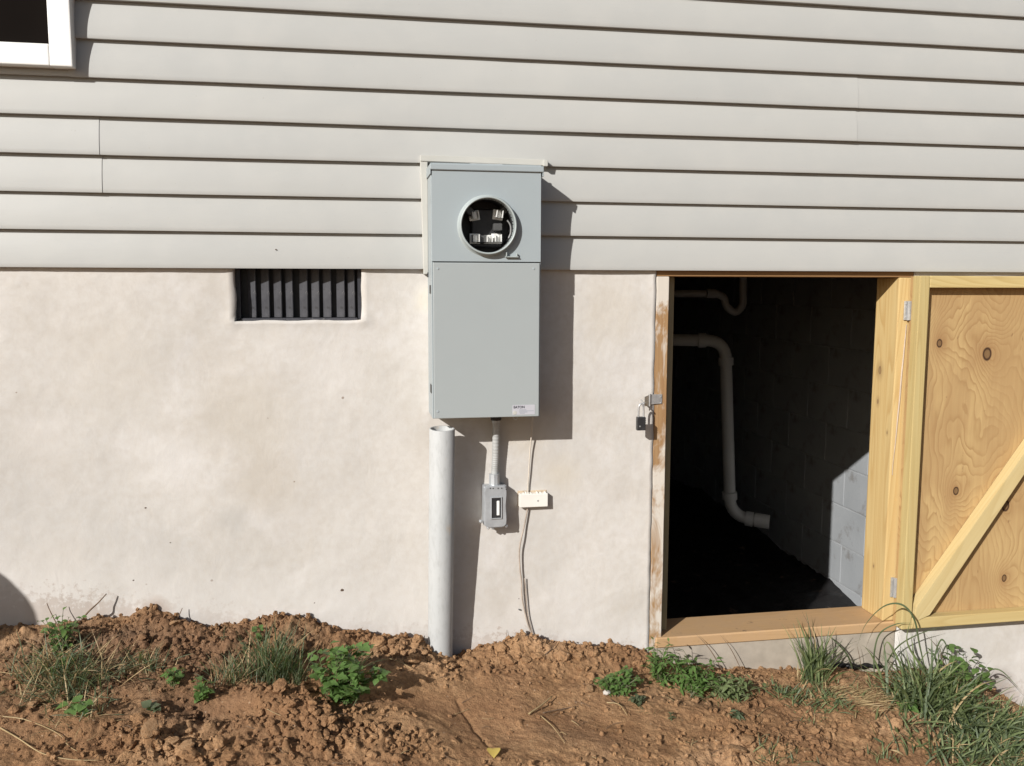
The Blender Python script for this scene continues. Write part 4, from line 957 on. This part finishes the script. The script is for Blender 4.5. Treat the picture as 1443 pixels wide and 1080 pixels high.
def weed(px, py, rad, h, nst, nl, size, kind, mat, label, cat='weed', lean=.9, group=None, name='leafy_weed'):
    p = G(px, py); t = thing(name, label, cat, p, group); sbm = bmesh.new(); specs = []
    for s in range(nst):
        az = random.uniform(0, 6.28); le = random.uniform(.15, lean); L = h*random.uniform(.6, 1.05); pts = []; q = p+Vector((random.gauss(0, rad*.12), random.gauss(0, rad*.10), -.004)); ang = le
        for i in range(6):
            pts.append(q.copy()); q = q+Vector((math.cos(az)*math.sin(ang)*rad/h*.9, math.sin(az)*math.sin(ang)*.6, math.cos(ang)))*(L/5); ang += .12
        tube(smooth_path(pts, 2), lambda t_: .0016*(1-.6*t_), 5, sbm)
        for l in range(nl):
            f = (l+1.2)/(nl+.3); k = min(int(f*5), 4); pos = pts[k].lerp(pts[k+1], f*5-k) if k < 5 else pts[-1]
            specs.append((pos, az+l*2.4+random.uniform(-.5, .5), random.uniform(-.35, .65), size*random.uniform(.65, 1.15)*(1-.25*(1-f)), random.uniform(-.5, .5)))
    obj('stem', sbm, STEM, t)
    for pos, az, pi_, sz_, ro in specs:
        pos = Vector(pos); pos.z = max(pos.z, HZ(pos.x, min(pos.y, -.002))+.004); pos.y = min(pos.y, -.012); leaf(t, pos, az, pi_, sz_, kind, mat, ro)
    return t
def tuft(px, py, n, L, w, label, mats=None, spread=.02, lean=(.05, .9), curl=(.3, 1.6), cat='grass clump', group=None, az=None, ex=0, name='grass_clump', straw=.12, sy=.6):
    p = G(px, py); t = thing(name, label, cat, p, group); mats = mats or [GRASS, GRASSB, STRAW]; bm = bmesh.new()
    for i in range(n):
        r = Vector((random.gauss(0, spread), random.gauss(0, spread*sy), 0)); q = p+r; q.y = min(q.y, -.008); q.z = HZ(q.x, q.y)-.004
        a = random.uniform(0, 6.283) if az is None else random.gauss(az[0], az[1])
        if q.y > -.05 and math.sin(a) > .3: a = -a
        mi = 2 if random.random() < straw else (1 if random.random() < .4 else 0)
        blade(bm, q, a, L*random.uniform(.45, 1.05), w*random.uniform(.6, 1.2), random.uniform(*lean), random.uniform(*curl), 6, random.uniform(-1.5, 1.5), mi)
    obj('blades', bm, mats, t, True, kind='stuff')
    return t
# big leafy weed left of the pipe
wd = weed(485, 988, .135, .175, 40, 8, .034, 'lobed', LEAF, 'bushy bright green leafy weed growing in the soil left of the riser pipe', lean=1.0)
tuft(500, 950, 14, .10, .006, 'few loose grass blades leaning right out of the leafy weed', lean=(.6, 1.1), curl=(.2, .8), az=(0.1, .5), spread=.015, name='grass_tuft')
weed(88, 918, .07, .15, 18, 6, .022, 'oval', LEAF, 'small green weed at the top of the left tangle by the wall')
weed(88, 950, .05, .08, 9, 5, .020, 'lobed', LEAF, 'tiny bright weed in the middle of the left tangle')
weed(100, 985, .035, .03, 4, 3, .020, 'broad', LEAFD, 'dull green seedling low in the left tangle')
weed(115, 1005, .05, .04, 5, 4, .030, 'broad', LEAF, 'broad-leaved seedling below the left tangle')
weed(246, 968, .035, .085, 8, 5, .021, 'lobed', LEAF, 'small bright weed left of its twin in the dark soil')
weed(283, 986, .045, .065, 11, 5, .022, 'lobed', LEAF, 'small bright weed right of its twin in the dark soil')
weed(215, 1005, .025, .03, 3, 3, .026, 'broad', LEAFD, 'dull broad leaf seedling above the dug pit')
weed(365, 905, .03, .07, 5, 5, .018, 'oval', LEAF, 'small green sprout at the wall left of the leafy weed')
weed(395, 925, .03, .04, 4, 4, .016, 'oval', LEAFD, 'dull seedling among the grey grass tuft')
weed(315, 905, .012, .05, 2, 4, .012, 'lance', LEAFD, 'thin single sprout against the stucco below the vent')
weed(345, 915, .012, .035, 2, 4, .012, 'oval', LEAFD, 'tiny dull sprout beside the grey grass tuft')
tuft(90, 965, 420, .15, .0036, 'tangle of thin dull grass at the far left beside the wall', [LEAFD, GRASSB, STRAW], .055, (.2, 1.3), (.2, 1.4), straw=.35, name='grass_tangle', sy=.7)
tuft(120, 1010, 80, .07, .003, 'sparse roots and grass hanging below the left tangle', [LEAFD, GRASSB, STRAW], .035, (.5, 1.4), (.2, 1.2), straw=.5, name='grass_tangle')
tuft(385, 958, 230, .16, .0042, 'grey green upright grass tuft left of the leafy weed', [LEAFD, GRASSB, STRAW], .028, (.0, .6), (.1, .9), straw=.12)
tuft(412, 960, 90, .11, .0035, 'short grey grass between the tuft and the leafy weed', [LEAFD, GRASSB, STRAW], .022, (.2, 1.0), (.2, .9), straw=.2)
tuft(325, 958, 110, .11, .003, 'thin wispy grass left of the grey grass tuft', [LEAFD, GRASSB, STRAW], .03, (.1, .9), (.1, .9), straw=.3)
tuft(205, 945, 110, .09, .003, 'dark wispy grass in the middle of the left bank', [LEAFD, GRASSB, STRAW], .03, (.3, 1.3), (.1, .9), straw=.4)
tuft(185, 945, 16, .06, .002, 'curl of dry pale roots on the left bank', [STRAW, STRAW, STRAW], .012, (.9, 1.5), (1.5, 3.0), name='dry_roots', cat='roots')
# weeds under the left part of the hatch
weed(928, 958, .07, .13, 26, 9, .027, 'lance', LEAF, 'bright green feathery weed at the foot of the left jamb')
weed(975, 975, .13, .125, 46, 9, .032, 'lance', LEAF, 'spreading green weed in front of the concrete strip under the hatch', lean=1.2)
weed(1028, 982, .12, .09, 40, 8, .031, 'lance', GRASS, 'low dark green weed right of the spreading weed', lean=1.3)
weed(868, 978, .10, .08, 34, 8, .019, 'lobed', LEAF, 'low clover-like weed left of the feathery weed')
weed(900, 992, .05, .035, 12, 5, .018, 'lobed', LEAFD, 'dull creeping weed beside the white pebble')
weed(885, 955, .04, .04, 8, 5, .017, 'oval', LEAF, 'small green sprig between clover and feathery weed')
weed(1042, 1012, .05, .03, 10, 5, .022, 'lance', GRASSB, 'small flat weed alone on the open soil below the hatch', lean=1.3)
weed(945, 1014, .02, .03, 4, 4, .015, 'lance', LEAFD, 'tiny grey weed alone on the lower soil left of centre right')
tuft(905, 1000, 16, .05, .003, 'few dull blades sprawling behind the white pebble', [LEAFD, GRASSB, STRAW], .02, (.7, 1.4), (.2, .8), straw=.3, name='grass_tuft')
tuft(1030, 985, 20, .06, .0035, 'thin trailing grass at the end of the spreading weed', None, .03, (.8, 1.4), (.3, 1.0), name='grass_tuft')
# tuft in front of the sill
tuft(1146, 962, 100, .215, .0090, 'upright green grass tuft in front of the sill', [GRASS, GRASSB, STRAW], .018, (.0, .55), (.1, 1.3), straw=.12)
tuft(1140, 960, 80, .06, .005, 'dry basal blades around the upright tuft', [GRASS, STRAW, STRAW], .028, (.5, 1.3), (.1, .9), straw=.5, name='grass_tuft')
tuft(1115, 985, 150, .06, .005, 'low green grass patch below the upright tuft, left one', None, .04, (.5, 1.35), (.2, 1.0), name='grass_tuft')
tuft(1165, 990, 170, .06, .005, 'low green grass patch below the upright tuft, right one', None, .045, (.5, 1.35), (.2, 1.0), name='grass_tuft')
tuft(1140, 1018, 36, .035, .004, 'small low grass patch on bare soil below the hatch', None, .022, (.5, 1.35), (.2, 1.0), name='grass_tuft')
tuft(1205, 985, 420, .085, .0030, 'mat of flattened dry straw below the right end of the sill', [STRAW, STRAW, STRAW], .075, (1.25, 1.55), (-.1, .35), name='straw_mat', cat='straw', az=(0.1, .45), sy=.35)
tuft(1200, 968, 36, .06, .004, 'sparse green blades growing through the dry straw', None, .06, (.3, 1.3), (.2, 1.0), name='grass_tuft')
# big clump at the right
big = tuft(1318, 1010, 330, .235, .0095, 'big grass clump at the right below the plywood door', None, .065, (.05, 1.0), (.3, 1.7), straw=.07)
tuft(1375, 1035, 340, .14, .009, 'wide lower part of the grass bank at the right edge', None, .10, (.2, 1.2), (.3, 1.5), straw=.06)
tuft(1425, 1035, 260, .14, .009, 'grass at the right edge of the picture', None, .07, (.2, 1.2), (.3, 1.5), straw=.08)
tuft(1350, 1072, 260, .10, .008, 'short grass along the bottom right of the bank', None, .09, (.3, 1.3), (.3, 1.3), straw=.1)
tuft(1425, 1075, 240, .11, .008, 'short grass in the bottom right corner', None, .06, (.3, 1.3), (.3, 1.3), straw=.1)
tuft(1288, 990, 160, .10, .006, 'short grass on the left flank of the big clump', None, .035, (.3, 1.2), (.3, 1.3), straw=.1)
weed(1352, 985, .12, .20, 24, 7, .034, 'oval', LEAF, 'broad-leaved green weed behind the big grass clump at the wall')
weed(1352, 1020, .05, .10, 5, 4, .034, 'lance', LEAF, 'bright lance-leaved weed inside the big grass clump')
weed(1275, 1005, .04, .06, 5, 4, .028, 'oval', LEAF, 'small broad-leaved weed at the left foot of the big grass clump')
tuft(1242, 1070, 34, .05, .004, 'small grass tuft at the bottom right of the bare soil', None, .02, (.2, 1.0), (.1, .8), name='grass_tuft')
tuft(1085, 1066, 60, .05, .004, 'dark sprawling grass beside the long tan stone', [LEAFD, GRASS, STRAW], .03, (.4, 1.3), (.2, 1.2), name='grass_tuft')
tuft(1120, 1070, 40, .045, .004, 'dark grass between long stone and flat rock', [LEAFD, GRASS, STRAW], .03, (.4, 1.3), (.2, 1.2), name='grass_tuft')
tuft(965, 1050, 16, .04, .002, 'wispy dry grass on the lower bare soil', [STRAW, LEAFD, STRAW], .03, (.5, 1.4), (.2, 1.2), name='grass_tuft')
# long arching blades, one by one
def arch(pts, w, mat, label, name='long_grass_blade', cat='grass blade'):
    path = smooth_path([P(a, b_, c_) for a, b_, c_ in pts], 6); bm = bmesh.new(); n = len(path); rows = []
    for i, p in enumerate(path):
        t = i/(n-1); d = (path[min(i+1, n-1)]-path[max(i-1, 0)]).normalized(); s = d.cross(Vector((.2, -1, .1))).normalized(); ww = w*(1-t**2.5)*(.6+.4*min(1, t*5)); ww = max(ww, .0006)
        nn = s.cross(d); rows.append((bm.verts.new(p-s*ww/2), bm.verts.new(p+nn*ww*.18), bm.verts.new(p+s*ww/2)))
    for a, b_ in zip(rows, rows[1:]):
        for k in (0, 1): bm.faces.new((a[k], a[k+1], b_[k+1], b_[k]))
    return solo(name, bm, mat, path[0], label, cat, True)
arch([(1305, 950, -.10), (1296, 910, -.12), (1288, 872, -.13), (1270, 852, -.13), (1245, 855, -.12), (1220, 880, -.10), (1208, 910, -.09)], .0075, GRASSB, 'longest blade, arching left over the right end of the sill')
arch([(1232, 952, -.06), (1232, 920, -.07), (1240, 893, -.07), (1262, 880, -.08), (1285, 878, -.08)], .0075, GRASSB, 'blade rising by the hinge post and bending right')
arch([(1312, 955, -.10), (1292, 930, -.11), (1278, 903, -.11), (1284, 870, -.11)], .009, GRASS, 'blade kinked upward in front of the lower door corner')
arch([(1240, 952, -.06), (1262, 915, -.07), (1290, 896, -.09), (1325, 884, -.10)], .007, LEAFD, 'dark blade crossing the others toward the door')
arch([(1325, 950, -.10), (1318, 925, -.10), (1326, 902, -.10), (1334, 912, -.10), (1335, 940, -.10)], .008, GRASSB, 'hooked blade in front of the white wall')
arch([(1335, 950, -.08), (1322, 915, -.06), (1303, 893, -.05)], .0035, TWIG, 'dark seed stalk leaning left from the big clump', 'seed_stalk', 'stalk')
arch([(1330, 940, -.08), (1325, 915, -.06), (1318, 898, -.05)], .003, TWIG, 'short dark seed stalk in front of the white wall', 'seed_stalk', 'stalk')
arch([(1203, 950, -.04), (1195, 925, -.05), (1178, 905, -.06), (1163, 893, -.06)], .007, LEAFD, 'dark blade arching right of the upright tuft')
arch([(1215, 948, -.04), (1211, 925, -.05), (1207, 907, -.05)], .003, TWIG, 'short dark stalk standing before the concrete strip', 'seed_stalk', 'stalk')
arch([(1145, 900, -.06), (1140, 882, -.05), (1130, 862, -.04)], .003, TWIG, 'thin dry tip pointing up above the upright tuft', 'seed_stalk', 'stalk')
arch([(1020, 948, -.05), (1000, 915, -.04), (980, 893, -.03)], .0035, TWIG, 'dark twig leaning left in front of the sill', 'twig', 'twig')
arch([(1045, 945, -.05), (1030, 915, -.04), (1015, 895, -.03)], .003, TWIG, 'thin dark twig beside the first leaning twig', 'twig', 'twig')
arch([(1375, 985, -.10), (1390, 950, -.10), (1410, 945, -.12), (1440, 975, -.14)], .007, LEAFD, 'dark blade arching toward the right edge')
arch([(1280, 1005, -.2), (1275, 970, -.2), (1268, 935, -.18), (1250, 905, -.16), (1243, 935, -.15)], .009, GRASS, 'tall blade on the left flank of the big clump')
for px_, py_, r_, lb_ in ((482, 832, .0055, 'largest dark mud speck on the stucco above the leafy weed'), (443, 850, .0035, 'small mud speck left of the largest one'), (447, 858, .0022, 'tiniest mud speck below its neighbour'), (205, 716, .0028, 'dark pock on the stucco in the middle left'), (188, 818, .003, 'brown speck on the stucco above the left bank'), (240, 765, .0018, 'pinhead speck on the stucco left of centre'), (731, 844, .0018, 'pinhead speck beside the wires'), (389, 352, .0022, 'dark speck on the lowest siding plank above the vent')):
    b_ = clod_bm(r_, px_*.1, 2); bmesh.ops.scale(b_, vec=(1, .35, 1.2), verts=b_.verts); q_ = P(px_, py_, -.004 if py_ > 380 else -.021); bmesh.ops.translate(b_, verts=b_.verts, vec=q_)
    solo('mud_speck', b_, flat('dry_mud', (.10, .07, .05), .9, .1), q_, lb_, 'mud speck')
sb_ = bmesh.new()  # black strip added as the dark shade of the gap below the sill
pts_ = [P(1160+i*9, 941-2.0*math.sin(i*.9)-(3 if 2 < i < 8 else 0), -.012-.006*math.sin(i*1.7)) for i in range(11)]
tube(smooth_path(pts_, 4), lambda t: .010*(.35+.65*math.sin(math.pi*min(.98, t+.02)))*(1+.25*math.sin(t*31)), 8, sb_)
solo('shade_strip', sb_, pm.m, pts_[5], 'black strip standing in for the shaded gap along the wall base below the right end of the sill', 'shade strip', True)
# twigs, straws
def stick(pts, r, mat, label, name='twig', cat='twig'):
    path = smooth_path([Vector(p) for p in pts], 6); return solo(name, tube(path, lambda t: r*(1-.45*t), 7), mat, path[0], label, cat, True)
def gp(px, py, up=.004): p = G(px, py); p.z += up; return p
g0 = G(112, 878)
stick([g0, P(125, 862, -.05), P(138, 850, -.04), P(150, 837, -.03)], .0028, TWIG, 'dark twig sticking up diagonally before the stucco at left')
stick([G(92, 905), P(80, 880, -.06), P(70, 860, -.05), P(66, 850, -.05)], .0018, TWIG, 'thin twig leaning left out of the left tangle')
stick([G(246, 876), P(252, 868, -.03), P(257, 857, -.02)], .0018, TWIG, 'short twig poking up by the small orange clod')
stick([gp(0, 1012), gp(35, 1018), gp(75, 1034), gp(95, 1048)], .0016, STRAW, 'upper long pale straw lying at the bottom left', 'dry_straw', 'straw')
stick([gp(0, 1028), gp(25, 1043), gp(60, 1065), gp(100, 1073), gp(140, 1075)], .0019, STRAW, 'lower long pale straw lying at the bottom left', 'dry_straw', 'straw')
stick([gp(130, 940, .01), gp(150, 955, .012), gp(170, 966, .008)], .0018, STRAW, 'dry straw lying on the left bank', 'dry_straw', 'straw')
stick([gp(0, 950), gp(25, 953), gp(45, 948)], .0012, STRAW, 'thin straw at the far left edge', 'dry_straw', 'straw')
stick([gp(745, 1012, .008), gp(762, 1001, .012), gp(778, 989, .016)], .0028, STRAW, 'short thick pale straw lying in the middle of the bare soil', 'dry_straw', 'straw')
stick([gp(765, 1008, .006), gp(790, 1004, .007), gp(812, 1000, .006)], .0016, TWIG, 'thin brown twig right of the thick pale straw')
stick([gp(762, 1012, .006), gp(780, 1030, .008), gp(796, 1052, .006)], .0014, STRAW, 'fine straw trailing down from the thick pale straw', 'dry_straw', 'straw')
stick([gp(764, 930, .006), gp(776, 922, .01), gp(785, 912, .016)], .0016, TWIG, 'tiny twig on the ridge below the brown wire')
stick([gp(595, 918, .004), P(597, 905, -.04), P(598, 896, -.03)], .0022, TWIG, 'stubby twig just left of the riser pipe foot')
stick([gp(598, 905, .004), P(590, 899, -.03), P(583, 893, -.02)], .0012, TWIG, 'hair-thin twig against the stucco left of the pipe')
stick([gp(855, 995, .008), gp(872, 1000, .014), gp(884, 1012, .006)], .0018, STRAW, 'bent dry stem below the white pebble', 'dry_straw', 'straw')
stick([gp(1345, 1058, .02), gp(1352, 1070, .02)], .002, STRAW, 'pale straw at the foot of the grass bank', 'dry_straw', 'straw')
stick([gp(548, 933, .01), gp(565, 940, .012), gp(580, 948, .01)], .0014, STRAW, 'thin straw right of the leafy weed', 'dry_straw', 'straw')
stick([P(715, 905, -.02), P(714, 895, -.012), P(714, 888, -.008)], .0008, TWIG, 'hair-thin stalk standing on the ridge before the wall')
stick([gp(744, 912, .006), P(738, 898, -.02), P(734, 893, -.015)], .0009, TWIG, 'hair-thin stalk leaning toward the wires')
for i in range(60):
    px, py = random.uniform(0, 1250), random.uniform(930, 1078); a = random.uniform(-.6, .6); l = random.uniform(8, 26)
    stick([gp(px, py), gp(px+l*.5*math.cos(a), py+l*.5*math.sin(a)+random.uniform(-2, 2), .005), gp(px+l*math.cos(a), py+l*math.sin(a))], random.uniform(.0006, .0012), random.choice([STRAW, TWIG]), 'tiny scrap of dry straw on the bare soil', 'straw_scrap', 'straw')
    COL.objects[-1]['group'] = 'tiny straw scraps on the soil'
yl = G(696, 1062); yt = thing('fallen_leaf', 'small yellow fallen leaf lying on the smooth soil near the bottom', 'leaf', yl)
leaf(yt, yl+Vector((.0, .006, .010)), -1.7, -.1, .032, 'broad', mk_leaf('yellow_leaf', (.45, .33, .07), (.55, .42, .13), (.6, .5, .1), .2))
yt.children[0].name = 'leaf_blade'

# ---------------------------------------------------------------- ADDED CASTER, unseen, shaped to throw the round shadow at the left
sp = P(57, 870); f_ = .75/1.0
bc_x = sp.x-.97*f_-.24*1.0; bc_y = -f_; top = P(20, 798).z+.69*f_+.035
R2 = .185
bc_x = sp.x-.97*f_-R2*math.sqrt(1+.97**2)
gz = HZ(bc_x, bc_y) if bc_x > -1.7 else EYE-1.15
gz = float(np.interp(.75, [0, 1.2], [EYE-1.0, EYE-1.2]))-.03
bn = thing('shadow_caster', 'unseen grey domed cylinder added beyond the left edge to cast the round wall shadow', 'shadow caster', (bc_x, bc_y, gz))
obj('caster_body', lathe([(.0001, 0), (R2*.86, 0), (R2*.88, .02), (R2*.98, top-gz-.12), (R2*.98, top-gz-.12)], (bc_x, bc_y, gz), 'z', 40), GALV, bn, smooth=True)
obj('caster_dome', lathe([(R2*.96, top-gz-.125), (R2, top-gz-.118), (R2*.985, top-gz-.10), (R2*.93, top-gz-.072), (R2*.82, top-gz-.045), (R2*.65, top-gz-.022), (R2*.4, top-gz-.007), (.0001, top-gz)], (bc_x, bc_y, gz), 'z', 40), GALV, bn, smooth=True)
